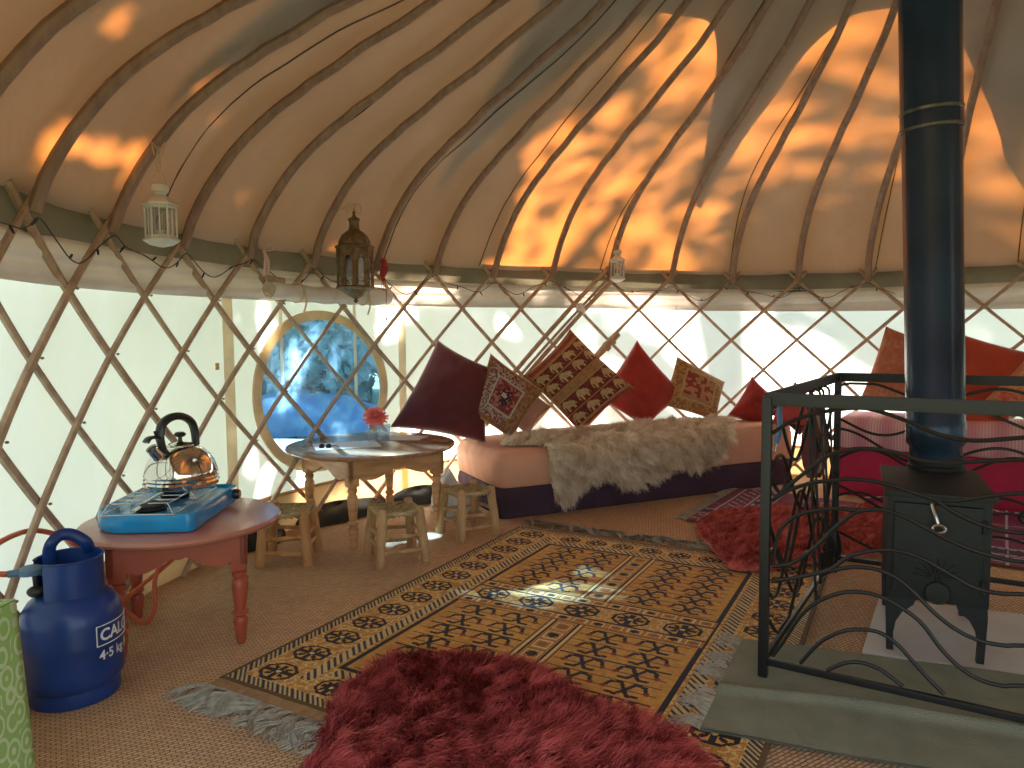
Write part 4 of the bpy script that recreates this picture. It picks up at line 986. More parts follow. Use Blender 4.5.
kilim(NL, NR, (-e1[0], -e1[1]), .045, rg); kilim(FL_, FR_, e1, .03, rg)
fringe((NL[0] - e1[0] * .04, NL[1] - e1[1] * .04), (NR[0] - e1[0] * .04, NR[1] - e1[1] * .04), (-e1[0] - .15, -e1[1] + .1), 1700, .105, MT['fringe'], rg)
fringe((FL_[0] + e1[0] * .03, FL_[1] + e1[1] * .03), (FR_[0] + e1[0] * .03, FR_[1] + e1[1] * .03), e1, 1500, .10, MT['fringe'], rg)
# green mat with its own fringe
GA, GB = Vector((.701, 2.14)), Vector((.44, 1.64))
gm = thing('green_mat', 'plain grey-green woven mat with a grey fringe under the front of the fire guard', 'mat', (.95, 1.75, 0))
def gmf(u, v):
    l = GA.lerp(GB, v); ex = Vector((.905, -.30)) if v < .5 else Vector((.905, -.38)); ex = Vector((.93, -.34)).normalized() * 1.45
    p = l + ex * u; d1 = (v - .62 + .05 * math.sin(u * 5)) ; h = .016 * math.exp(-(d1 / .035) ** 2) + .004 * math.sin(u * 11 + v * 4) ** 2 + .008 * math.exp(-((u - .3 - v * .15) / .03) ** 2) * 0
    return (p.x, p.y, .014 + h)
mb = MB(); mb.grid(gmf, 90, 50)
gv = len(mb.v); mb.grid(lambda u, v: (gmf(u, v)[0], gmf(u, v)[1], .0095), 90, 50)
mb.build('cloth', MT['greenmat'], gm, smooth='all')
dg = (GB - GA).normalized(); og = Vector((dg.y, -dg.x)); og = og if og.x < 0 else -og
fringe(tuple(GA), tuple(GB), (og.x, og.y), 170, .085, MT['fringe'], gm, .016, w=.0018)
# purple rug at the back
def pat_purple(U, V):
    n = vnoise(U.shape, 2.5, 51); out = mixc((.13, .012, .05), (.19, .02, .08), n); PW, PL = 1.5, 1.25
    for a, b in ((.05, .06), (.16, .17), (.27, .28), (.40, .408)):
        m = ((U > a) & (U < b)) | ((U > PW - b) & (U < PW - a)) | ((V > a) & (V < b)); out[m] = (.42, .36, .40)
    m = ((U > .07) & (U < .155)) | ((V > .07) & (V < .155)); k = (((U + V) * 14) % 1 < .35) & (n > .4); out[m & k] = (.34, .27, .32)
    m = ((U > .18) & (U < .265)) | ((V > .18) & (V < .265)); k = (np.abs((V * 9) % 1 - .5) < .2) & (np.abs((U * 24) % 1 - .5) < .3); out[m] = (.035, .02, .05); out[m & k] = (.38, .33, .38)
    m = (U > .42) & (((V * 7 + np.sin(U * 20) * .12) % 1) < .06); out[m] = (.45, .38, .42)
    m = (U > .42) & (((U * 6) % 1) < .05) & (n > .4); out[m] = (.38, .30, .36)
    return out
PA = Vector((.875, 3.56)); PB = Vector((1.36, 4.27)); pe1 = (PB - PA).normalized(); pe2 = Vector((pe1.y, -pe1.x))
pr = thing('purple_rug', 'dark purple rug with pale line pattern in front of the right bench', 'rug', (1.7, 3.5, 0))
rug_mesh('pile', tuple(PA), tuple(pe1), tuple(pe2), 1.55, .86, .0055, pat_purple, .001, .012, lambda U, V: .004 * np.sin(U * 8) * np.sin(V * 9) + .045 * np.clip((V - .70) / .16, 0, 1) ** 2 * (U > .7), pr)
fringe(tuple(PA), tuple(PB), (-pe2.x, -pe2.y), 500, .07, MT['fringe'], pr)
# hearth slab
hs = [flo(862, 654), flo(879, 600), flo(1024, 613)]
hA, hB = Vector((hs[0].x, hs[0].y)), Vector((hs[1].x, hs[1].y)); hd = Vector((.93, -.366)); 
mb = MB(); m_ = (hA, hB, hB + hd * .95, hA + hd * .95); 
mb.prism([tuple(p) for p in m_], .001, .008); s1 = mb.build('hearth_slab', MT['slab'], smooth=False); tag(s1, 'pale grey flat hearth slab under the black stove', 'hearth')

# ================================================================== TABLES
def table(name, label, ctr, rot, W, top_r, top_z, leg_mat, top_mat, apron_h, leg_r, sub=1.0):
    t = thing(name, label, 'table', (ctr[0], ctr[1], 0), rot)
    th = .022
    mb = MB(); mb.lathe([(.001, top_z - th), (top_r - .012, top_z - th), (top_r - .003, top_z - th * .7), (top_r, top_z - th * .4), (top_r - .004, top_z - .002), (top_r - .010, top_z), (.001, top_z)], 72)
    mb.build('tabletop', top_mat, t, world=False)
    z1 = top_z - th; z0 = z1 - apron_h; h = W / 2
    # shaped aprons: scalloped lower edge
    for k in range(4):
        a = k * PI / 2; n = 40; ol = []
        for i in range(n + 1):
            x = -h + W * i / n; s = abs(x) / h
            if s > .90: zz = z0 - .0
            elif s > .80: zz = z0 + .0 + .018 * (1 - (s - .80) / .10)
            elif s > .30: zz = z0 + .018 - .016 * math.sin((s - .30) / .50 * PI) * 1
            elif s > .10: zz = z0 + .018 + .022 * (.30 - s) / .20
            else: zz = z0 + .040 - .006 * math.cos(s / .10 * PI / 2)
            ol.append((x, zz))
        vs = []; fs = []
        for (x, zz) in ol: vs += [(x, -h, zz), (x, -h, z1), (x, -h + .020, zz), (x, -h + .020, z1)]
        for i in range(n):
            b = i * 4; c_ = b + 4
            fs += [(b, c_, c_ + 1, b + 1), (b + 2, b + 3, c_ + 3, c_ + 2), (b, b + 2, c_ + 2, c_), (b + 1, c_ + 1, c_ + 3, b + 3)]
        fs += [(0, 1, 3, 2), (n * 4, n * 4 + 2, n * 4 + 3, n * 4 + 1)]
        R_ = Matrix.Rotation(a, 4, 'Z'); mb = MB(); mb.add([R_ @ Vector(v) for v in vs], fs); mb.build('apron', leg_mat, t, smooth=False, world=False)
    q = leg_r
    for sx in (-1, 1):
        for sy in (-1, 1):
            cx, cy = sx * (h - .026), sy * (h - .026); mb = MB()
            mb.box((cx, cy, (z1 + z0 - .02) / 2), (q * 2.2, q * 2.2, z1 - z0 + .02), 0, .003)
            L_ = z0 - .02
            prof = [(.001, 0), (q * .55, 0), (q * .70, L_ * .06), (q * 1.02, L_ * .30), (q * 1.0, L_ * .34), (q * .72, L_ * .37), (q * 1.12, L_ * .40), (q * 1.12, L_ * .43), (q * .74, L_ * .46), (q * .85, L_ * .52), (q * 1.12, L_ * .78), (q * 1.05, L_ * .84), (q * .72, L_ * .88), (q * 1.0, L_ * .92), (q * 1.0, L_ * .955), (q * .8, L_ * .97), (q * 1.05, L_ * 1.0), (.001, L_)]
            mb.lathe(prof, 20, (cx, cy, 0)); mb.build('leg', leg_mat, t, world=False)
    return t
wt_ = table('round_table', 'round pine table with turned legs and shaped apron by the oval window', (-.685, 3.455), math.radians(40), .50, .405, .430, MT['pine'], MT['pinetop'], .105, .022)
rt_ = table('round_table', 'round red painted low table holding the blue cooker', (-1.065, 2.275), math.radians(20), .385, .300, .372, MT['redpaint'], MT['redtop'], .095, .021)

# things on the pine table
pc = pt(352, 446, 3.43); TZ = .430
mb = MB(); mb.box((-.79, 3.38, TZ + .0015), (.30, .21, .0015), .35, 0); tag(mb.build('paper_sheet', MT['paper'], smooth=False), 'white paper sheet lying on the left of the pine table', 'paper')
mb = MB(); mb.box((-.57, 3.62, TZ + .0015), (.24, .16, .0015), -.2, 0); tag(mb.build('paper_sheet', mat('cream_card', (.62, .50, .44), .6), smooth=False), 'pinkish card lying at the far side of the pine table behind the glass', 'paper')
GS = .62
gl = thing('sunglasses', 'tiny pair of dark folded glasses on the white paper', 'glasses', (-.87, 3.30, TZ + .003))
for sx in (-1, 1):
    mb = MB(); mb.lathe([(.001, 0), (.012, .001), (.013, .003), (.001, .005)], 16, (-.87 + sx * .016, 3.30, TZ + .009), m=Matrix.Rotation(1.1, 4, 'X')); mb.build('lens', MT['black'], gl)
mb = MB(); mb.tube(catmull([(-.853, 3.30, TZ + .008), (-.83, 3.315, TZ + .010), (-.81, 3.31, TZ + .007)]), .002, 5); mb.build('arm', MT['black'], gl)
va = thing('glass_tumbler', 'clear glass tumbler of water holding a coral pink flower on the pine table', 'glass', (-.685, 3.50, TZ))
mb = MB(); mb.lathe([(.001, .002), (.026, .002), (.030, .085), (.0275, .085), (.024, .010), (.001, .010)], 24, (-.685, 3.50, TZ)); mb.build('glass_wall', MT['glass'], va, smooth='all')
vb = thing('glass_tumbler', 'second clear glass tumbler, close on the right of the flower glass', 'glass', (-.625, 3.47, TZ))
mb = MB(); mb.lathe([(.001, .002), (.026, .002), (.030, .090), (.0275, .090), (.024, .010), (.001, .010)], 24, (-.625, 3.47, TZ)); mb.build('glass_wall', MT['glass'], vb, smooth='all')
flw = thing('pink_flower', 'coral pink dahlia bloom standing in the glass tumbler', 'flower', (-.685, 3.50, TZ + .012))
mb = MB(); mb.tube(catmull([(-.685, 3.50, TZ + .014), (-.68, 3.495, TZ + .06), (-.672, 3.49, TZ + .115)]), .003, 6); mb.build('stem', MT['leafy'], flw)
mb = MB(); fc = Vector((-.668, 3.485, TZ + .125)); ax = Vector((.15, -.55, .82)).normalized(); u_ = ax.orthogonal().normalized(); v_ = ax.cross(u_)
for ring in range(6):
    npet = 16 - ring; el = -.25 + ring * .29; ln = .066 - ring * .006
    for k in range(npet):
        a = 2 * PI * (k + ring * .5) / npet + random.uniform(-.08, .08); d = (u_ * math.cos(a) + v_ * math.sin(a)) * math.cos(el) + ax * math.sin(el)
        sd_ = d.cross(ax).normalized() if d.cross(ax).length > 1e-3 else u_; nn = sd_.cross(d).normalized(); L_ = ln * random.uniform(.88, 1.08); w0 = .0085
        P = []
        for s in (0, .35, .7, 1.0):
            wd = w0 * (.4 + 1.2 * s) * (1 if s < .9 else .25); c_ = fc + d * L_ * s + nn * (.008 * s * s)
            P += [c_ - sd_ * wd, c_ - nn * .0025 * (1 if s < .9 else 0), c_ + sd_ * wd]
        mb.add(P, [(i * 3 + j, i * 3 + j + 1, i * 3 + j + 4, i * 3 + j + 3) for i in range(3) for j in range(2)])
mb.build('bloom', MT['petal'], flw, smooth='all')

# ------------------------------------------------------------------ stools
def stool(loc, rot, label, s=1.0, tone=0):
    t = thing('rush_stool', label, 'stool', loc, rot, 'low rush seated stools round the pine table'); rr = random.Random(loc[0] * 100)
    h, hw = .235, .088
    tops = []
    for sx in (-1, 1):
        for sy in (-1, 1):
            mb = MB(); f = Vector((sx * (hw + .012), sy * (hw + .012), 0)); tp = Vector((sx * (hw - .010), sy * (hw - .010), h))
            pts = [f.lerp(tp, k / 6) + Vector((rr.uniform(-.002, .002), rr.uniform(-.002, .002), 0)) for k in range(7)]
            mb.tube(pts, [.0215, .022, .0205, .021, .0205, .0205, .0185], 10); mb.build('leg', MT['stool'] if not tone else MT['stool2'], t, world=False)
    for sx, sy, ax in ((0, -1, 0), (0, 1, 0), (-1, 0, 1), (1, 0, 1)):
        for z in ((.055, .115) if ax == 0 else (.075, .125)):
            mb = MB(); e = hw + .006
            a = Vector((-e, sy * e, z)) if ax == 0 else Vector((sx * e, -e, z)); b = Vector((e, sy * e, z + rr.uniform(-.01, .01))) if ax == 0 else Vector((sx * e, e, z))
            mb.tube([a.lerp(b, k / 4) + Vector((0, 0, rr.uniform(-.003, .003))) for k in range(5)], .0085, 7); mb.build('rung', MT['stool'] if not tone else MT['stool2'], t, world=False)
    # woven seat: strands wrapped over the rails, dipping in the middle
    mb = MB(); n = 15
    for k in range(n):
        x = -hw + .006 + (2 * hw - .012) * k / (n - 1)
        for ax in (0, 1):
            if ax == 1 and k % 2: continue
            pts = []
            for j in range(13):
                y = -hw - .006 + (2 * hw + .012) * j / 12; dip = .016 * (1 - (x / hw) ** 2 * .6) * (1 - (y / hw) ** 2) if abs(y) < hw else 0
                z = h - .016 - dip + (.0032 * (1 if (j + k) % 2 else -1)) + (0 if j not in (0, 12) else -.016)
                pts.append((x, y, z) if ax == 0 else (y, x, z))
            mb.tube(pts, .0062, 6)
    mb.lathe([(.001, 0)] * 2, 3) if False else None
    for k in range(4):
        R_ = Matrix.Rotation(k * PI / 2, 4, 'Z'); mb.tube([R_ @ Vector((-hw, -hw, h - .022)), R_ @ Vector((hw, -hw, h - .022))], .011, 8)
    o = mb.build('seat', MT['rush'], t, world=False)
    return t
MT['stool2'] = wood_mat('peeled_honey_branch', (.36, .18, .06), (.60, .34, .14), .6, (5, 5, 1.2), 6, .3)
stool((-.957, 3.005, 0), math.radians(4), 'honey coloured rush seated stool between the red table and the pine table', tone=1)
stool((-.500, 3.010, 0), math.radians(25), 'pale wooden rush seated stool in front of the pine table, nearest the gold rug')
stool((-.215, 3.375, 0), math.radians(34), 'pale wooden rush seated stool beside the end of the peach bench')

# ------------------------------------------------------------------ cooker, kettle
TR = .372
ck = thing('camping_cooker', 'blue enamel two burner camping cooker on the red table', 'cooker', (-1.122, 2.292, TR), math.radians(94))
def ckp(x, y, z=0): return wmat(ck) @ Vector((x, y, z))
# local x runs along its length (away to the right), local y across
Lc, Wc = .435, .318
def ck_outline(o=0.0):
    h, l = Wc / 2 + o, Lc / 2 + o; pts = []
    for (cx, cy, r, a0) in ((-l, h, .125, PI / 2), (-l, -h, .022, PI), (l, -h, .022, 3 * PI / 2), (l, h, .022, 0)):
        ox = cx + (r if cx < 0 else -r); oy = cy + (r if cy < 0 else -r)
        for k in range(9): a = a0 + PI / 2 * k / 8; pts.append((ox + math.cos(a) * r, oy + math.sin(a) * r))
    return pts
ol = ck_outline(); n = len(ol); mb = MB(); vs = []
for (z, s) in ((.004, .985), (.010, 1.0), (.048, 1.0), (.058, .985), (.060, .955), (.052, .925), (.050, .80)):
    vs += [(x * s, y * s, z) for x, y in ol]
fs = [(l * n + i, l * n + (i + 1) % n, (l + 1) * n + (i + 1) % n, (l + 1) * n + i) for l in range(6) for i in range(n)]; fs += [tuple(range(n - 1, -1, -1)), tuple(6 * n + i for i in range(n))]
mb.add(vs, fs); mb.build('body', MT['bluepaint'], ck, world=False)
for bx in (-.120, .065):
    mb = MB(); mb.lathe([(.001, .050), (.042, .050), (.046, .056), (.036, .060), (.036, .066), (.028, .070), (.001, .070)], 24, (bx, 0, 0)); mb.build('burner', MT['stove'], ck, world=False)
    mb = MB(); e = .095; q = [(bx - e, -e * 1.1, .056), (bx - e * .9, -e * .9, .088), (bx + e * .9, -e * .9, .088), (bx + e, -e * 1.1, .056)]
    for sy in (-1, 1):
        mb.tube([(x, y * sy, z) for x, y, z in q], .0022, 6); mb.tube([(bx - e, sy * e * 1.1, .058), (bx + e, sy * e * 1.1, .058)], .0022, 5)
    for sx in (-.8, -.3, .3, .8): mb.tube([(bx + sx * e, -e * .9, .088), (bx + sx * e, -e * .25, .088)], .0022, 5); mb.tube([(bx + sx * e, e * .9, .088), (bx + sx * e, e * .25, .088)], .0022, 5)
    for sx in (-1, 1): mb.tube([(bx + sx * e, -e * 1.1, .058), (bx + sx * e, e * 1.1, .058)], .0022, 5)
    mb.build('pan_support', MT['wire'], ck, world=False)
for bx in (.165,):
    mb = MB(); mb.lathe([(.001, 0), (.017, 0), (.019, .012), (.014, .022), (.001, .022)], 18, (bx, -Wc / 2, .032), m=Matrix.Rotation(PI / 2, 4, 'X')); mb.build('knob', MT['black'], ck, world=False)
mb = MB(); mb.tube([(-.20, .02, .0655), (.0, .035, .066), (.12, .04, .066)], .006, 6, flat=(1.6, .4)); mb.build('gas_tube', MT['wire'], ck, world=False)

kp_ = ckp(.048, -.030, .0905)
kt = thing('whistling_kettle', 'shiny steel domed kettle with a black handle on the rear burner', 'kettle', kp_, math.radians(243))
prof = [(.001, 0), (.094, 0), (.103, .006), (.105, .018), (.101, .024), (.103, .030), (.100, .036), (.102, .042), (.099, .055), (.092, .080), (.080, .103), (.062, .122), (.045, .131), (.040, .133)]
prof = [(r * 1.12, z) for r, z in prof]; mb = MB(); mb.lathe(prof, 48); mb.lathe([(.045, .133), (.001, .136)], 48); mb.build('body', MT['steel'], kt, world=False)
mb = MB(); mb.lathe([(.041, .131), (.042, .136), (.036, .141), (.010, .146), (.006, .150), (.001, .150)], 32); mb.build('lid', MT['steel'], kt, world=False)
mb = MB(); mb.lathe([(.001, .150), (.007, .150), (.006, .160), (.017, .165), (.019, .172), (.012, .178), (.001, .178)], 20); mb.build('lid_knob', MT['black'], kt, world=False)
mb = MB(); sp0 = [(.062, 0, .092), (.085, 0, .112), (.103, 0, .136)]; mb.tube(sp0, [.024, .019, .0175], 18, cap=False); mb.tube([(.103, 0, .136), (.1055, 0, .1395)], [.0185, .0185], 18, cap=False); mb.build('spout', MT['steel'], kt, world=False)
mb = MB(); mb.tube([(.100, 0, .1325), (.101, 0, .134)], .0165, 16); mb.build('spout_dark_disc', MT['black'], kt, world=False)  # black disc stands in for the dark inside the open spout
mb = MB(); hp = catmull([(.060, 0, .118), (.071, 0, .150), (.074, 0, .180), (.062, 0, .212), (.030, 0, .230), (-.012, 0, .228), (-.046, 0, .205), (-.058, 0, .170), (-.060, 0, .128)], 6)
mb.tube(hp, [.012 + .003 * math.sin(i / len(hp) * PI) for i in range(len(hp))], 12, flat=(1.25, .85)); mb.build('handle', MT['black'], kt, world=False)
mb = MB(); mb.tube(catmull([(.070, 0, .165), (.088, 0, .172), (.112, 0, .172), (.124, 0, .160)]), .0095, 10, flat=(1.8, .6)); mb.tube([(.083, 0, .172), (.090, 0, .192)], .006, 8); mb.build('whistle_lever', MT['black'], kt, world=False)

# ------------------------------------------------------------------ gas bottle
BC = Vector((-1.180, 1.865, 0))
gb = thing('gas_bottle', 'blue gas bottle with a collar handle on the matting by the red table', 'gas bottle', BC, 0)
Rb = .119
mb = MB(); mb.lathe([(.001, .022), (.085, .026), (.108, .040), (.120, .062), (Rb, .090), (Rb, .152), (Rb + .0006, .156), (Rb, .160), (Rb, .212), (.114, .240), (.100, .263), (.080, .280), (.052, .290), (.001, .294)], 56); mb.build('body', MT['gasblue'], gb, world=False)
mb = MB(); mb.lathe([(.104, .0), (.107, .002), (.108, .038), (.106, .046), (.103, .046), (.102, .002), (.104, 0)], 48); mb.build('foot_ring', MT['gasblue'], gb, world=False)
# collar: a standing ring open on the side of the valve
camdir = math.atan2(-BC.y, -BC.x)                                 # towards the camera
def collar(a0, a1, z0, z1, n=40, r=.080):
    mb = MB(); prof = [(r, z0), (r, z1), (r + .003, z1 + .003), (r - .001, z1 + .005), (r - .004, z1 + .002), (r - .004, z0)]
    mb.lathe(prof, n, a0=a0, a1=a1); return mb
opn = camdir - 1.15
collar(opn + .32, opn + 2 * PI - .55, .262, .372).build('collar', MT['gasblue'], gb, world=False)
mb = MB(); ha = camdir + PI + 1.0; e_ = Vector((math.cos(ha + PI / 2), math.sin(ha + PI / 2), 0)); b_ = Vector((math.cos(opn), math.sin(opn), 0))
lft = Vector((-.83, -.56, 0)).normalized(); rgt = -lft; bk = Vector((-.45, .89, 0)).normalized()
p_l = lft * .048 + bk * .030; p_r = rgt * .040 + bk * .050
hp = catmull([p_l + Vector((0, 0, .335)), p_l * 1.0 + Vector((0, 0, .378)), p_l * .85 + Vector((0, 0, .408)), p_l.lerp(p_r, .30) + Vector((0, 0, .425)), p_l.lerp(p_r, .60) + Vector((0, 0, .422)), p_r * .9 + Vector((0, 0, .395)), p_r * 1.1 + Vector((0, 0, .365))], 6)
mb.tube(hp, .0105, 10, flat=(1.5, .6)); mb.build('handle', MT['gasblue'], gb, world=False)
mb = MB(); mb.lathe([(.001, .29), (.020, .29), (.020, .33), (.015, .345), (.001, .345)], 16, (0, 0, 0)); mb.lathe([(.001, 0), (.062, 0), (.064, .002), (.001, .003)], 30, (0, 0, .366)) if False else None; mb.build('valve', MT['lantern_brass'], gb, world=False)
# writing on the bottle
def text_on(parent, txt, size, a_mid, z, r, material, name='writing', bold=.0):
    cu = bpy.data.curves.new('t', 'FONT'); cu.body = txt; cu.size = size; cu.align_x = 'LEFT'; cu.offset = bold; cu.extrude = 0
    ob = bpy.data.objects.new('t', cu); COL.objects.link(ob); dg_ = bpy.context.evaluated_depsgraph_get(); dg_.update()
    me = bpy.data.meshes.new_from_object(ob.evaluated_get(dg_)); bpy.data.objects.remove(ob); bm = bmesh.new(); bm.from_mesh(me)
    bmesh.ops.triangulate(bm, faces=bm.faces); bmesh.ops.subdivide_edges(bm, edges=[e for e in bm.edges if e.calc_length() > .006], cuts=3, use_grid_fill=True)
    for v in bm.verts:
        a = a_mid + v.co.x / r; v.co = Vector((math.cos(a) * r, math.sin(a) * r, z + v.co.y))
    me.materials.clear(); bm.to_mesh(me); bm.free(); me.materials.append(material)
    o = bpy.data.objects.new(name, me); COL.objects.link(o); o.parent = parent; return o
ta = camdir + .44
text_on(gb, 'CALOR', .042, ta + .07, .166, Rb + .0022, MT['white_ink'], bold=.0012)
text_on(gb, '4\u00b75 kg Butane', .034, ta + .04, .116, Rb + .0016, MT['white_ink'], bold=.0008)
mb = MB(); r_ = Rb + .0024
def arc(a, b, z0_, z1_, n=14): return [Vector((math.cos(a + (b - a) * k / n) * r_, math.sin(a + (b - a) * k / n) * r_, z0_ + (z1_ - z0_) * k / n)) for k in range(n + 1)]
a0, a1 = ta, ta + 1.18
for P in (arc(a0, a1, .154, .154), arc(a0, a1, .206, .206), arc(a0, a0, .154, .206), arc(a1, a1, .154, .206)): mb.tube(P, .0016, 4)
mb.build('logo_frame', MT['white_ink'], gb, world=False)
rgm = mat('grey_blue_regulator', (.10, .20, .34), .4)
rg_ = thing('gas_regulator', 'grey blue round gas regulator clipped to the bottle valve', 'regulator', BC + Vector((-.06, -.05, .33)))
rp = BC + lft * .085 + Vector((0, 0, .352))
mb = MB(); mb.tube([BC + Vector((0, 0, .335)), BC + lft * .06 + Vector((0, 0, .345)), rp], [.012, .011, .013], 10); mb.tube([rp, rp + lft * .05], [.011, .009], 10); mb.build('stem', rgm, rg_)
mb = MB(); mb.lathe([(.001, -.010), (.026, -.009), (.029, -.002), (.028, .007), (.018, .012), (.001, .014)], 28, tuple(rp)); mb.build('disc', rgm, rg_)
mb = MB(); mb.sphere(rp + Vector((.012, .0, -.055)), .020, 14, 9, (1.2, 1, .8)); mb.tube([rp + Vector((.012, 0, -.05)), rp + Vector((.01, 0, -.01))], .007, 8); mb.build('tap', MT['black'], rg_)
# hose from the regulator to the cooker
h0 = rp + lft * .05
hose = catmull([h0, h0 + Vector((-.045, -.005, .012)), pt(-8, 548, 1.83), pt(28, 531, 1.98), pt(62, 536, 2.06), pt(92, 549, 2.10), (-1.06, 2.24, .33), (-1.13, 2.34, .22), pt(126, 600, 2.34), pt(134, 617, 2.33), pt(146, 623, 2.32), pt(155, 608, 2.32), pt(157, 572, 2.33), (-1.10, 2.36, .33)], 8)
mb = MB(); mb.tube(hose, .0075, 10); tag(mb.build('gas_hose', MT['hose'], smooth='all'), 'orange rubber gas hose looping from the bottle under the red table', 'hose')

# ------------------------------------------------------------------ green cloth-covered chest at the left edge
def green_cloth():
    m = mat('green_block_print', (.24, .42, .16), .85, bump=.4, bscale=120)
    nt = m.node_tree; N = nt.nodes; L = nt.links; tc = N.new('ShaderNodeTexCoord')
    mp = N.new('ShaderNodeMapping'); mp.inputs['Scale'].default_value = (1, 1, .75); L.new(tc.outputs['Object'], mp.inputs[0])
    v = N.new('ShaderNodeTexVoronoi'); v.inputs['Scale'].default_value = 30; v.inputs['Randomness'].default_value = .55; L.new(mp.outputs[0], v.inputs['Vector'])
    w_ = N.new('ShaderNodeMath'); w_.operation = 'MULTIPLY'; w_.inputs[1].default_value = 17; L.new(v.outputs['Distance'], w_.inputs[0])
    s_ = N.new('ShaderNodeMath'); s_.operation = 'SINE'; L.new(w_.outputs[0], s_.inputs[0])
    n = N.new('ShaderNodeTexNoise'); n.inputs['Scale'].default_value = 95; L.new(tc.outputs['Object'], n.inputs['Vector'])
    a = N.new('ShaderNodeMath'); a.operation = 'ADD'; L.new(s_.outputs[0], a.inputs[0]); L.new(n.outputs[0], a.inputs[1])
    r = N.new('ShaderNodeValToRGB'); r.color_ramp.elements[0].position = .70; r.color_ramp.elements[1].position = 1.0
    r.color_ramp.elements[0].color = (.27, .47, .15, 1); r.color_ramp.elements[1].color = (.48, .62, .38, 1); L.new(a.outputs[0], r.inputs[0])
    L.new(r.outputs[0], N['Principled BSDF'].inputs['Base Color']); return m
GCm = green_cloth()
gc = thing('covered_chest', 'low chest under a green cloth printed with pale motifs at the left edge', 'chest', (-1.05, 1.15, 0))
x1, y1 = -.950, 1.335; ang = .12
cmb = MB()
def drape(u, v):                                             # side sheets with soft folds
    per = [(-.950, .95), (x1, y1), (-1.15, y1 + .02), (-1.15, .95)]
    k = u * 4; i = min(int(k), 3); f = k - i; a = Vector(per[i]); b = Vector(per[(i + 1) % 4]); p = a.lerp(b, f)
    c_ = Vector((-1.06, 1.15)); d = (p - c_).normalized(); fl_ = .020 * v + .006 * math.sin(u * 60) * v
    p = p + d * fl_; return (p.x, p.y, .452 * (1 - v) + .004)
cmb.grid(drape, 96, 14); cmb.grid(lambda u, v: (-.950 - .200 * u, .95 + (.385 + .02 * u) * v, .456 + .002 * math.sin(u * 9 + v * 8)), 10, 14)
cmb.build('cloth', GCm, gc, smooth='all')
mb = MB(); mb.box((-1.052, 1.14, .222), (.18, .36, .44), 0, .006); mb.build('chest', MT['pine'], gc)

# ================================================================== STOVE, FLUE, FIRE GUARD
sA, sB = Vector((1.090, 2.060)), Vector((1.350, 1.935)); sd_ = (sB - sA).normalized(); sn = Vector((-sd_.y, sd_.x)); Ws = .268; Ds = .44
st_rot = math.atan2(sd_.y, sd_.x); sc0 = sA + sd_ * Ws / 2 + sn * Ds / 2
st_ = thing('wood_stove', 'small black wood burning stove on curved legs standing on the hearth slab', 'stove', (sc0.x, sc0.y, .008), st_rot)
zb, zt = .165, .483
mb = MB(); mb.box((0, 0, (zb + zt - .012) / 2), (Ws - .012, Ds - .012, zt - zb - .012), 0, .004); mb.build('body', MT['stove'], st_, world=False)
mb = MB(); mb.box((0, -.004, zt - .007), (Ws + .012, Ds + .014, .014), 0, .003); mb.build('top_plate', MT['stove'], st_, world=False)
mb = MB(); mb.box((-.004, -Ds / 2 - .002, (zb + zt) / 2 - .004), (Ws - .050, .016, zt - zb - .055), 0, .004); dr = mb.build('door', MT['stove'], st_, world=False)
mb = MB()
for a in range(9): # raised tree-like casting on the door
    t = a / 8 * PI; mb.tube([(math.cos(t) * .018, -Ds / 2 - .011, .245 + math.sin(t) * .012), (math.cos(t) * .060, -Ds / 2 - .012, .250 + math.sin(t) * .050)], [.004, .002], 5)
mb.tube([(0, -Ds / 2 - .011, .205), (0, -Ds / 2 - .011, .25)], .006, 6); mb.build('casting', MT['stove'], dr, world=False)
for z in (.23, .40):
    mb = MB(); mb.tube([(Ws / 2 - .026, -Ds / 2 - .010, z - .018), (Ws / 2 - .026, -Ds / 2 - .010, z + .018)], .007, 10); mb.build('hinge', MT['stove'], dr, world=False)
mb = MB(); mb.tube([(-.02, -Ds / 2 - .012, .455), (-.012, -Ds / 2 - .030, .425), (-.006, -Ds / 2 - .032, .405)], .005, 8); 
lp = [Vector((math.sin(a) * .016 - .003, -Ds / 2 - .034, .388 + math.cos(a) * .013 * (1 if math.cos(a) > 0 else .7))) for a in [2 * PI * k / 20 for k in range(20)]]
mb.tube(lp, .004, 6, True); mb.build('handle', MT['wire'], st_, world=False)
mb = MB(); mb.lathe([(.030, 0), (.034, .003), (.030, .008), (.001, .010)], 20, (0, -Ds / 2 - .010, .20), m=Matrix.Rotation(PI / 2, 4, 'X')); mb.build('air_control', MT['stove'], st_, world=False)
for sx in (-1, 1):
    for sy in (-1, 1):
        ol = [(.0, zb + .004), (.078, zb + .004), (.070, zb - .020), (.042, zb - .045), (.026, zb - .075), (.020, zb - .11), (.022, 0), (.003, 0), (.000, zb - .09), (-.002, zb - .03)]
        m_ = Matrix.Translation((sx * (Ws / 2 - .008), sy * (Ds / 2 - .03), 0)) @ Matrix.Scale(-sx, 4, (1, 0, 0)) @ Matrix.Rotation(PI / 2, 4, 'X')
        mb = MB(); mb.prism(ol, -.011, .011, m_); mb.build('leg', MT['stove'], st_, smooth=False, world=False)
fb = Vector((1.425, 2.385, .491)); ft = Vector((1.262, 2.300, 2.96)); ax = (ft - fb).normalized()
mb = MB(); mb.lathe([(.084, 0), (.084, .012), (.080, .016), (.080, .05), (.001, .05)], 40, tuple(fb - Vector((0, 0, .0))))
mb.build('flue_collar', MT['stove'], st_)
fp = thing('flue_pipe', 'black enamelled stove flue pipe rising from the stove through the roof', 'flue', fb + Vector((0, 0, .05)))
rotm = Vector((0, 0, 1)).rotation_difference(ax).to_matrix().to_4x4()
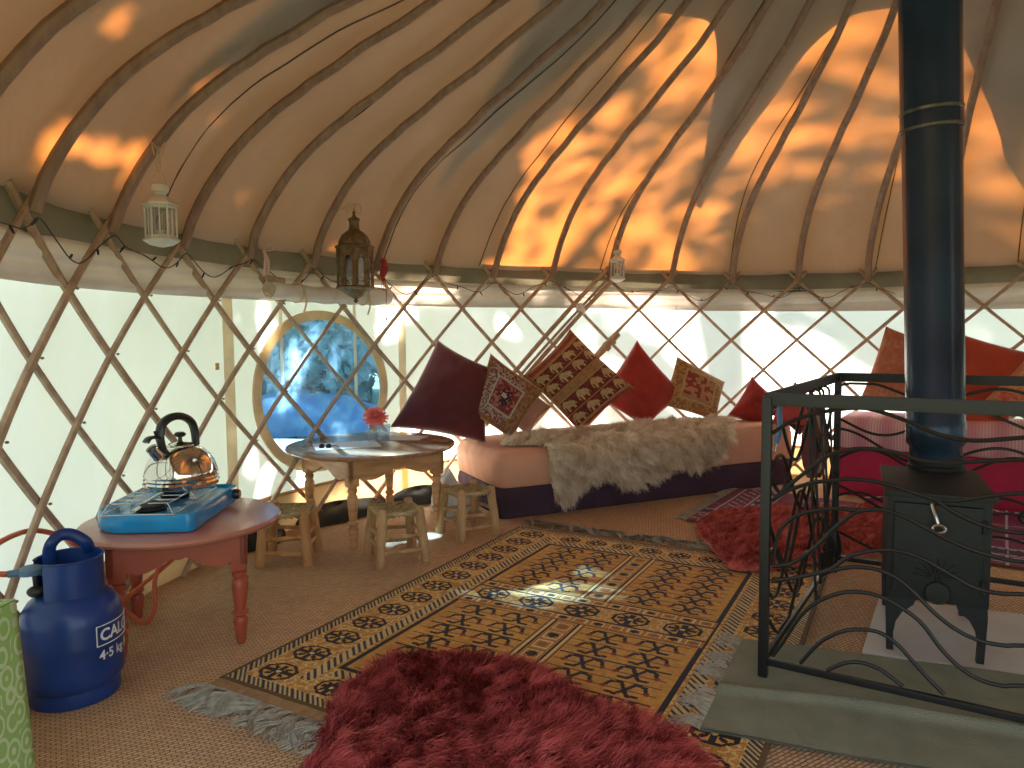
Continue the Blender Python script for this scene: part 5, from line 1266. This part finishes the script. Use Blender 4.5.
mb = MB(); mb.lathe([(.078, .045), (.078, .075), (.088, .090), (.089, .160), (.0865, .164), (.0865, 1.12), (.001, 1.12)], 48, tuple(fb), m=rotm); mb.build('lower_pipe', MT['flue'], fp)
up0 = 1.110
mb = MB(); mb.lathe([(.0905, up0), (.0905, up0 + .045), (.089, up0 + .050), (.089, 2.75), (.001, 2.75)], 48, tuple(fb), m=rotm); mb.build('upper_pipe', MT['flue'], fp)
mb = MB(); mb.lathe([(.0895, up0 - .006), (.0925, up0 - .004), (.0925, up0 + .004), (.0895, up0 + .006)], 48, tuple(fb), m=rotm); mb.lathe([(.0890, up0 + .048), (.0922, up0 + .050), (.0922, up0 + .058), (.0890, up0 + .060)], 48, tuple(fb), m=rotm); mb.build('joint_ring', mat('scuffed_metal', (.16, .17, .17), .4, .8, var=.5, vscale=30), fp)

# fire guard
FA = Vector((.677, 1.890)); fdir = Vector((.85, -.527)).normalized(); sdir = Vector((.5545, .832)).normalized(); LF, LS = .98, 1.07; HT = .782
BKc = FA + sdir * LS
fg_ = thing('fire_guard', 'black iron fire guard of wavy bars standing round the stove', 'fire guard', (FA.x + .5, FA.y + .3, 0))
def P2(o, d, a, z): q = o + d * a; return Vector((q.x, q.y, z))
posts = [FA, BKc, FA + fdir * LF, BKc + fdir * LF]
for p in posts:
    z0 = .02 if p is FA or p is posts[2] else 0.002
    mb = MB(); mb.box((p.x, p.y, (HT + z0) / 2), (.024, .024, HT - z0), math.atan2(fdir.y, fdir.x), .002); mb.build('post', MT['iron'], fg_)
def rail(a, b, z, h=.028, w=.010, name='top_rail'):
    m = (a + b) / 2; l = (b - a).length; mb = MB(); mb.box((m.x, m.y, z), (l, w, h), math.atan2((b - a).y, (b - a).x), .002); return mb.build(name, MT['iron'], fg_)
for a, b in ((posts[0], posts[2]), (posts[0], posts[1]), (posts[1], posts[3])):
    rail(a, b, HT - .006, .034, .012); rail(a, b, .062, .018, .012, 'bottom_rail')
def onfront(X_, Y_):                                           # zoom reading -> (distance along, height) on the front panel
    u, v = 724 + X_ / 3.413, 360 + Y_ / 3.413; d = ray(u, v); nn = Vector((-fdir.y, fdir.x, 0)); p0 = Vector((FA.x, FA.y, 0))
    l = (p0 - Vector((0, 0, CAM_H))).dot(nn) / d.dot(nn); p = Vector((0, 0, CAM_H)) + d * l; return (Vector((p.x, p.y)) - FA).dot(fdir), p.z
O7 = 625
bars = [
 [(165, 250), (220, 215), (300, 185), (400, 168), (480, 165), (560, 185), (640, 215), (720, 250), (800, 270), (880, 275), (1024, 265)],
 [(165, 480), (220, 430), (300, 365), (360, 325), (440, 305), (520, 305), (600, 320), (680, 345), (780, 352), (880, 345), (1024, 340)],
 [(165, 480), (220, 445), (300, 420), (400, 408), (480, 410), (560, 425), (640, 450), (720, 475), (800, 480), (900, 465), (1024, 455)],
 [(720, 477), (800, 528), (900, 570), (1024, 592)],
 [(165, 700), (185, 600), (220, 550), (280, 520), (380, 507), (450, 513), (540, 512), (620, 538), (700, 580), (800, 630), (900, 665), (1024, 690)],
 [(165, 705), (240, 690), (320, 630), (380, 570), (440, 525), (480, 512)],
 [(160, O7 + 130), (260, O7 + 115), (360, O7 + 90), (430, O7 + 45), (520, O7 + 25), (600, O7 + 28), (680, O7 + 55), (760, O7 + 100), (850, O7 + 150), (930, O7 + 170), (1024, O7 + 175)],
 [(360, O7 + 95), (440, O7 + 82), (520, O7 + 90), (590, O7 + 120), (650, O7 + 170), (720, O7 + 240), (800, O7 + 300), (880, O7 + 335), (960, O7 + 350), (1024, O7 + 350)],
 [(165, O7 + 385), (200, O7 + 340), (260, O7 + 250), (320, O7 + 200), (400, O7 + 170), (470, O7 + 168), (540, O7 + 185), (620, O7 + 230), (680, O7 + 280), (740, O7 + 360), (800, O7 + 420), (870, O7 + 465), (950, O7 + 487), (1024, O7 + 487)],
 [(260, O7 + 410), (320, O7 + 345), (390, O7 + 305), (460, O7 + 295), (530, O7 + 305), (590, O7 + 345), (650, O7 + 410), (700, O7 + 465), (750, O7 + 515)],
 [(350, O7 + 435), (410, O7 + 410), (470, O7 + 408), (530, O7 + 430), (580, O7 + 465), (610, O7 + 488)]]
rbar = .0052; front = []
for b in bars:
    az = [onfront(*p) for p in b]
    if b[-1][0] == 1024: a_, z_ = az[-1]; sl = (az[-1][1] - az[-2][1]) / max(.01, az[-1][0] - az[-2][0]); az += [(a_ + (LF - a_) * .5, z_ + .02 + sl * .08), (LF, z_ + .05)]
    front.append(az)
    mb = MB(); mb.tube(catmull([P2(FA, fdir, a, z) for a, z in az], 6), rbar, 8); mb.build('wavy_bar', MT['iron'], fg_)
# side and back panels: the same kind of wavy bars
def wavy(o, d, L_, rows):
    for (z0, amp, wl, ph) in rows:
        mb = MB(); n = 48; pts = []
        for k in range(n + 1):
            a = L_ * k / n; z = z0 + amp * math.sin(2 * PI * a / wl + ph) + .03 * math.sin(a * 3 + ph * 2); pts.append(P2(o, d, a, min(HT - .03, max(.085, z))))
        mb.tube(pts, rbar, 7); mb.build('wavy_bar', MT['iron'], fg_)
wavy(BKc, fdir, LF, [(.70, .030, .46, .5), (.62, .045, .50, 2.6), (.52, .045, .52, 1.4), (.43, .05, .48, .2), (.335, .045, .55, 2.0), (.25, .05, .50, .6), (.17, .045, .6, 2.4)])
wavy(FA, sdir, LS, [(.66, .09, .62, 1.2), (.60, .10, .58, 2.8), (.47, .11, .66, .3), (.38, .10, .55, 1.9), (.30, .12, .60, 3.4), (.22, .10, .64, .8), (.16, .07, .58, 2.2)])
mb = MB()
for k in range(40): pass
lp = [P2(BKc, fdir, .615 + .022 * math.cos(a), .30 + .022 * math.sin(a)) for a in [2 * PI * k / 24 for k in range(24)]]
mb.tube(lp, .0065, 8, True); mb.build('ring', MT['iron'], fg_)
# fire tools hung on the guard's left side
def hang(a, off=.012):
    q = FA + sdir * a + Vector((fdir.x, fdir.y)) * off; return q
def tool(name, label, a, z0, z1, off, head, lean=0.0, r=.0042):
    q = hang(a, off); q2 = hang(a + lean, off + .03); t = thing(name, label, 'fire tool', (q2.x, q2.y, z0)); mb = MB()
    hook = [Vector((q.x, q.y, z1)) + Vector((fdir.x, fdir.y, 0)) * (-.016 * (1 - math.cos(s))) + Vector((0, 0, .016 * math.sin(s))) for s in [PI * k / 8 for k in range(9)]]
    mb.tube([Vector((q2.x, q2.y, z0)), Vector((q.x, q.y, z1))] , r, 8); mb.tube(hook, r, 8); mb.build('shaft', MT['iron'], t)
    mb = MB(); head(mb, Vector((q2.x, q2.y, z0))); mb.build('head', MT['iron'], t); return t
def h_poker(mb, p): mb.tube([p + Vector((0, 0, .03)), p, p + Vector((.02, .01, .012))], [.005, .005, .002], 7)
def h_shovel(mb, p): mb.prism([(-.032, 0), (.032, 0), (.036, -.08), (-.036, -.08)], -.003, .003, Matrix.Translation(p) @ Matrix.Rotation(.6, 4, 'Z') @ Matrix.Rotation(PI / 2, 4, 'X'))
def h_brush(mb, p): mb.lathe([(.001, .02), (.012, .015), (.026, -.05), (.020, -.075), (.001, -.07)], 14, tuple(p))
def h_tongs(mb, p): mb.tube([p + Vector((0, 0, .08)), p + Vector((.02, .0, .03)), p + Vector((.004, 0, -.03))], .004, 7); mb.tube([p + Vector((0, 0, .08)), p + Vector((-.02, 0, .03)), p + Vector((-.004, 0, -.03))], .004, 7)
tool('fire_poker', 'straight black poker hanging inside the left side of the fire guard', .42, .10, .74, .020, h_poker, .02)
tool('fire_poker', 'second black poker, touching the first inside the fire guard', .50, .13, .745, .018, h_poker, .02)
tool('fire_shovel', 'black fire shovel hanging beside the pokers', .58, .22, .745, .024, h_shovel, .01)
tool('fire_tongs', 'black fire tongs hanging behind the pokers', .66, .18, .745, .020, h_tongs, .0)
tool('hearth_brush', 'dark hearth brush hanging nearest the back post of the fire guard', .74, .24, .745, .024, h_brush)
bl = hang(.80, -.03); bw_ = thing('fire_bellows', 'tan and dark red bellows hanging on the left side of the fire guard', 'bellows', (bl.x, bl.y, .38))
M_ = Matrix.Translation((bl.x, bl.y, 0)) @ Matrix.Rotation(math.atan2(fdir.y, fdir.x) - .5, 4, 'Z') @ Matrix.Rotation(PI / 2, 4, 'X')
ol = [(-.010, .73), (.010, .73), (.012, .68), (.030, .64), (.055, .58), (.060, .52), (.045, .46), (.018, .41), (-.018, .41), (-.045, .46), (-.060, .52), (-.055, .58), (-.030, .64), (-.012, .68)]
ol = [(x * .72, .55 + (y - .55) * .9) for x, y in ol]
for s_, m2 in ((-.022, MT['velvet']), (.016, MT['velvet'])): mb = MB(); mb.prism(ol, s_, s_ + .007, M_); mb.build('board', m2, bw_, smooth=False)
mb = MB(); mb.prism([(x * .93, .55 + (y - .55) * .86) for x, y in ol[2:]], -.015, .016, M_); mb.build('leather', MT['pole'], bw_)
mb = MB(); mb.tube([M_ @ Vector((0, .415, 0)), M_ @ Vector((0, .36, 0))], [.010, .005], 10); mb.build('nozzle', MT['lantern_brass'], bw_)
lq = hang(.07, .012); lt = thing('gas_lighter', 'blue handled lighter hanging by the front post of the fire guard', 'lighter', (lq.x, lq.y, .60)); mb = MB()
mb.tube(catmull([(lq.x, lq.y, .765), (lq.x + .004, lq.y, .72), (lq.x + .002, lq.y, .68), (lq.x - .006, lq.y - .004, .65)]), [.007] * 12 + [.009] * 13 if False else .008, 9, flat=(1.5, .8))
mb.build('handle', mat('blue_plastic', (.03, .12, .28), .35), lt); mb = MB(); mb.tube([(lq.x - .006, lq.y - .004, .652), (lq.x - .014, lq.y - .010, .628)], .004, 8); mb.build('nozzle', MT['wire'], lt)

# ================================================================== LANTERNS AND SMALL THINGS ON THE WALL
def white_lantern(p, s, label, knot):
    """p: top of the hanging loop"""
    H_ = .20 * s; t = thing('candle_lantern', label, 'lantern', (p[0], p[1], p[2] - .235 * s - .045 * s), .35, 'white metal candle lanterns')
    r = .052 * s; n = 6
    def rg(rr, z): return [(rr * math.cos(2 * PI * k / n), rr * math.sin(2 * PI * k / n), z) for k in range(n)]
    def lv(mb, lev):
        vs = [v for rr, z in lev for v in rg(rr, z)]; m = len(lev); mb.add(vs, [(l * n + k, l * n + (k + 1) % n, (l + 1) * n + (k + 1) % n, (l + 1) * n + k) for l in range(m - 1) for k in range(n)] + [tuple(range(n - 1, -1, -1)), tuple((m - 1) * n + k for k in range(n))])
    mb = MB(); lv(mb, [(r * .25, 0), (r * .75, .006 * s), (r * 1.22, .022 * s), (r * 1.22, .028 * s), (r * 1.02, .032 * s)]); mb.build('base', MT['lantern_white'], t, smooth=False, world=False)
    mb = MB()
    for k in range(n):
        a = 2 * PI * k / n; c_ = (r * math.cos(a), r * math.sin(a)); mb.tube([(c_[0], c_[1], .030 * s), (c_[0], c_[1], .148 * s)], .0038 * s, 6)
        b_ = 2 * PI * (k + 1) / n; d_ = (r * math.cos(b_), r * math.sin(b_)); m2 = ((c_[0] + d_[0]) / 2, (c_[1] + d_[1]) / 2)
        mb.tube([(*m2, .030 * s), (*m2, .148 * s)], .0028 * s, 6)
        for z in (.036, .142): mb.tube([(*c_, z * s), (*d_, z * s)], .004 * s, 6)
    mb.build('frame', MT['lantern_white'], t, smooth=False, world=False)
    mb = MB()
    for k in range(n):
        a, b_ = 2 * PI * k / n, 2 * PI * (k + 1) / n; q = r * .97
        mb.add([(q * math.cos(a), q * math.sin(a), .034 * s), (q * math.cos(b_), q * math.sin(b_), .034 * s), (q * math.cos(b_), q * math.sin(b_), .144 * s), (q * math.cos(a), q * math.sin(a), .144 * s)], [(0, 1, 2, 3)])
    mb.build('glass_panes', MT['lglass'], t, smooth=False, world=False)
    mb = MB(); lv(mb, [(r * 1.02, .146 * s), (r * 1.20, .150 * s), (r * 1.20, .156 * s), (r * .95, .166 * s), (r * .55, .182 * s), (r * .30, .190 * s)]); mb.build('roof', MT['lantern_white'], t, smooth=False, world=False)
    mb = MB(); mb.lathe([(.018 * s, .188 * s), (.020 * s, .195 * s), (.030 * s, .200 * s), (.032 * s, .212 * s), (.026 * s, .224 * s), (.001, .228 * s)], 18); mb.build('chimney', MT['lantern_white'], t, world=False)
    mb = MB(); mb.lathe([(.001, .034 * s), (.018 * s, .034 * s), (.018 * s, .060 * s), (.001, .060 * s)], 14); mb.build('candle', MT['paper'], t, world=False)
    mb = MB(); mb.tube(catmull([(-.024 * s, 0, .218 * s), (-.020 * s, 0, .245 * s), (0, 0, .275 * s), (.020 * s, 0, .245 * s), (.024 * s, 0, .218 * s)]), .0016, 5); mb.build('wire_loop', MT['string'], t, world=False)
    mb = MB(); q = Vector((0, 0, .27 * s))
    mb.tube(catmull([q, q + Vector((.006, 0, .02)), Vector(knot) , q + Vector((-.008, .004, .03)), q], 6), .0022, 5)
    for sx in (-1, 1): mb.tube(catmull([Vector(knot) * .8 + q * .2, Vector(knot) + Vector((sx * .02, -.01, .01)), Vector(knot) + Vector((sx * .012, -.02, -.035))], 5), .002, 5)
    mb.build('string_tie', MT['string'], t, world=False); return t
r1 = raf_pt(2, .165); pl = Vector((r1.x + .0, r1.y - .035, r1.z + .0))
lan_z = pt(162, 247, pl.y).z; s1_ = 1.0; lp_ = pt(162, 247, pl.y)
white_lantern((lp_.x, lp_.y, lp_.z + .28 * .90), .90, 'large white hexagonal candle lantern with chipped paint hanging at the left', (.0, .03, .335))
r3 = raf_pt(18, .10); lp_ = pt(617.5, 282, r3.y - .04)
white_lantern((lp_.x, lp_.y, lp_.z + .28 * .88), .88, 'small white candle lantern hanging above the red cushion', (.0, .02, .27))
# pierced brass lantern
lb_ = pt(356, 303, 3.50); bt_ = thing('moroccan_lantern', 'aged brass octagonal lantern with arched glass panes above the oval window', 'lantern', lb_, .2)
n = 8
def octo(mb, lev, cap=True):
    vs = [(rr * math.cos(2 * PI * k / n), rr * math.sin(2 * PI * k / n), z) for rr, z in lev for k in range(n)]; m = len(lev)
    mb.add(vs, [(l * n + k, l * n + (k + 1) % n, (l + 1) * n + (k + 1) % n, (l + 1) * n + k) for l in range(m - 1) for k in range(n)] + ([tuple(range(n - 1, -1, -1)), tuple((m - 1) * n + k for k in range(n))] if cap else []))
BZ = .052
mb = MB(); octo(mb, [(.004, 0), (.012, .010), (.006, .018), (.030, .030), (.075, .062), (.092, .068), (.094, .076), (.086, .082)]); mb.build('base', MT['lantern_brass'], bt_, smooth=False, world=False)
mb = MB(); ra, za, zb_ = .084, .082, .262
for k in range(n):
    a, b_ = 2 * PI * k / n, 2 * PI * (k + 1) / n; p, q = Vector((ra * math.cos(a), ra * math.sin(a), 0)), Vector((ra * math.cos(b_), ra * math.sin(b_), 0))
    mb.tube([p + Vector((0, 0, za)), p + Vector((0, 0, zb_))], .0048, 6)
    def inn(s, z): return p.lerp(q, s) + Vector((0, 0, z))
    arch = [inn(.22, za), inn(.22, za + .115)] + [inn(.5 - .28 * math.cos(t), za + .115 + .030 * math.sin(t) ** .8) for t in (.5, 1.0, PI / 2, PI - 1.0, PI - .5)] + [inn(.78, za + .115), inn(.78, za)]
    mb.tube(arch, .003, 5)
    # solid spandrels above and beside the arch
    for i in range(10):
        s0, s1 = i / 10, (i + 1) / 10
        def bot(s): return za if (s < .2 or s > .8) else za + .115 + .032 * math.sin(math.acos(max(-1, min(1, (.5 - s) / .30))))
        mb.add([inn(s0, bot(s0 + .001)), inn(s1, bot(s1 - .001)), inn(s1, zb_), inn(s0, zb_)], [(0, 1, 2, 3)])
mb.build('frame', MT['lantern_brass'], bt_, smooth=False, world=False)
mb = MB(); octo(mb, [(.080, za), (.080, zb_)], False); mb.build('glass_panes', MT['lglass'], bt_, smooth=False, world=False)
mb = MB(); octo(mb, [(.086, .258), (.094, .264), (.094, .272), (.078, .280), (.074, .300), (.060, .325), (.040, .342), (.026, .350)]); mb.build('dome', MT['lantern_brass'], bt_, smooth=False, world=False)
mb = MB(); mb.lathe([(.026, .348), (.030, .352), (.024, .358), (.024, .392), (.031, .398), (.026, .404), (.010, .414), (.006, .425), (.009, .432), (.003, .440), (.001, .455)], 18); mb.build('finial', MT['lantern_brass'], bt_, world=False)
mb = MB(); mb.tube([Vector((math.sin(a) * .008, 0, .462 + math.cos(a) * .010)) for a in [2 * PI * k / 16 for k in range(16)]], .0018, 5, True); mb.build('ring', MT['wire'], bt_, world=False)
rk = Matrix.Rotation(-.2, 4, 'Z') @ (raf_pt(8, .12) - lb_)
mb = MB(); tp = Vector((0, 0, .468)); mb.tube(catmull([tp, tp.lerp(rk, .5) + Vector((.008, 0, 0)), rk, tp.lerp(rk, .5) - Vector((.008, 0, 0)), tp], 5), .0022, 5)
for sx in (-1, 1): mb.tube(catmull([tp + Vector((0, 0, .01)), tp + Vector((sx * .03, -.012, .0)), tp + Vector((sx * .034, -.015, -.045)), tp + Vector((sx * .012, -.014, -.03)), tp + Vector((0, -.01, .005))], 5), .0026, 5)
mb.build('string_tie', MT['string'], bt_, world=False)
# pink ribbon and red cloth tied to the lattice tops
mb = MB(); k0 = pol(cth(6.2), 2.46, 1.335)
for pts in ([k0, k0 + Vector((.03, -.01, .022)), k0 + Vector((.045, -.01, .004)), k0 + Vector((.02, -.01, -.004)), k0], [k0, k0 + Vector((.010, -.012, -.04)), k0 + Vector((.002, -.012, -.115))], [k0, k0 + Vector((.022, -.012, -.045)), k0 + Vector((.020, -.012, -.095))], [k0, k0 + Vector((-.03, 0, .03)), k0 + Vector((-.04, .01, .05))]):
    mb.tube(catmull(pts, 6), .006, 6, flat=(1.3, .35))
tag(mb.build('ribbon', MT['pink_ribbon'], smooth='all'), 'pink ribbon tied in a bow at the left end of the rolled blind', 'ribbon')
rc_ = thing('tied_scarf', 'dark red cloth knotted on the lattice right of the brass lantern', 'cloth', pol(cth(10.1), 2.45, 1.17))
mb = MB(); k0 = pol(cth(10.1), 2.455, 1.345); mb.tube(catmull([k0 + Vector((0, 0, .02)), k0 + Vector((.006, -.01, -.03)), k0 + Vector((-.004, -.01, -.075)), k0 + Vector((.004, -.008, -.10))], 6), [.008 + .008 * math.sin(min(1, i / 14) * PI) for i in range(19)], 9, flat=(1.4, .5)); mb.sphere(k0, .018, 10, 8); mb.build('knot', MT['red_cloth'], rc_)
mb = MB()
for dx in (-.008, 0, .008): mb.tube(catmull([k0 + Vector((dx, -.01, -.09)), k0 + Vector((dx * 1.5, -.012, -.15)), k0 + Vector((dx * 1.2 + .004, -.012, -.195 + abs(dx)))], 5), .0022, 5)
mb.tube([k0 + Vector((.012, -.012, -.19)), k0 + Vector((.013, -.012, -.30))], .0018, 5); mb.sphere(k0 + Vector((.013, -.012, -.305)), .008, 8, 6); mb.build('tassel', MT['red_cloth'], rc_)
# fairy lights along the top of the lattice
fl_ = thing('fairy_lights', 'black string of small unlit fairy lights draped along the lattice tops', 'fairy lights', pol(cth(14), 2.49, 1.2)); pts = []; bulbs = []
for c in np.arange(-1.5, 27, .25):
    f = ((c + 20) % 2) / 2; sagz = -.075 * math.sin(f * PI) - (.02 * math.sin(c * 1.9)); p = pol(cth(c), 2.487, 1.285 + sagz - drop(cth(c)) + .012 * math.sin(c * 5)); pts.append(p)
    if int(round(c * 4)) % 3 == 0: bulbs.append(p)
mb = MB(); mb.tube(catmull(pts, 3), .0022, 5); mb.build('wire', MT['cable'], fl_)
for i, b in enumerate(bulbs):
    mb = MB(); d = Vector((math.sin(i * 2.3) * .018, -.004, -.022 if i % 3 else .012)); mb.tube([b, b + d * .45, b + d], [.002, .0042, .0028], 6); mb.build('bulb', MT['cable'], fl_)
# thin cord hanging on the lattice above the gold cushion
mb = MB(); mb.tube([pt(676, 306, 4.62), pt(677, 340, 4.62), pt(675, 362, 4.62)], .0016, 5); tag(mb.build('hanging_cord', MT['cable']), 'thin dark cord hanging down the lattice above the small gold cushion', 'cord')

# ------------------------------------------------------------------ bags on the floor behind the pine table
def lump(name, label, ctr, rx, ry, h, rot, material, seed, amp=.25):
    rr = np.random.default_rng(seed); ph = rr.uniform(0, 6.28, 8); mb = MB(); R_ = Matrix.Rotation(rot, 3, 'Z')
    def fn(u, v):
        a = u * 2 * PI; e = v * PI / 2; s = 1 + amp * (math.sin(a * 3 + ph[0]) * .4 + math.sin(a * 5 + v * 4 + ph[1]) * .3 + math.sin(a * 9 + v * 9 + ph[2]) * .15)
        q = R_ @ Vector((rx * math.cos(a) * math.cos(e) * s, ry * math.sin(a) * math.cos(e) * s, 0)); return (ctr[0] + q.x, ctr[1] + q.y, .003 + h * math.sin(e) ** .7 * (1 + amp * .6 * math.sin(a * 2 + ph[3])))
    mb.grid(fn, 48, 14); return tag(mb.build(name, material, smooth='all'), label, 'bag')
lump('fabric_bag', 'dark green-black nylon bag slumped on the floor under the pine table', (-.90, 3.72, 0), .30, .10, .075, 1.0, MT['darkbag'], 3)
lump('fabric_bag', 'small black bag on the floor behind the honey coloured stool', (-1.16, 3.22, 0), .16, .07, .10, 1.2, MT['darkbag'], 4)
lump('fabric_bag', 'black bag pushed against the wall behind the pine table by the bench', (-.53, 4.02, 0), .20, .08, .085, .7, MT['darkbag'], 6)
lump('plastic_bag', 'crumpled pale blue plastic bag between the pine table and the peach bench', (-.34, 3.80, 0), .10, .12, .20, .3, MT['bluewhite'], 8, .3)
mb = MB(); mb.tube([(bench_xy(0, .1) + NN * 0).to_3d() + Vector((-.02, .0, .01)), (bench_xy(0, .5)).to_3d() + Vector((-.03, 0, .012))], .012, 6)
tag(mb.build('rolled_strap', MT['webbing']), 'cream rolled strap on the floor at the end of the peach bench', 'strap')
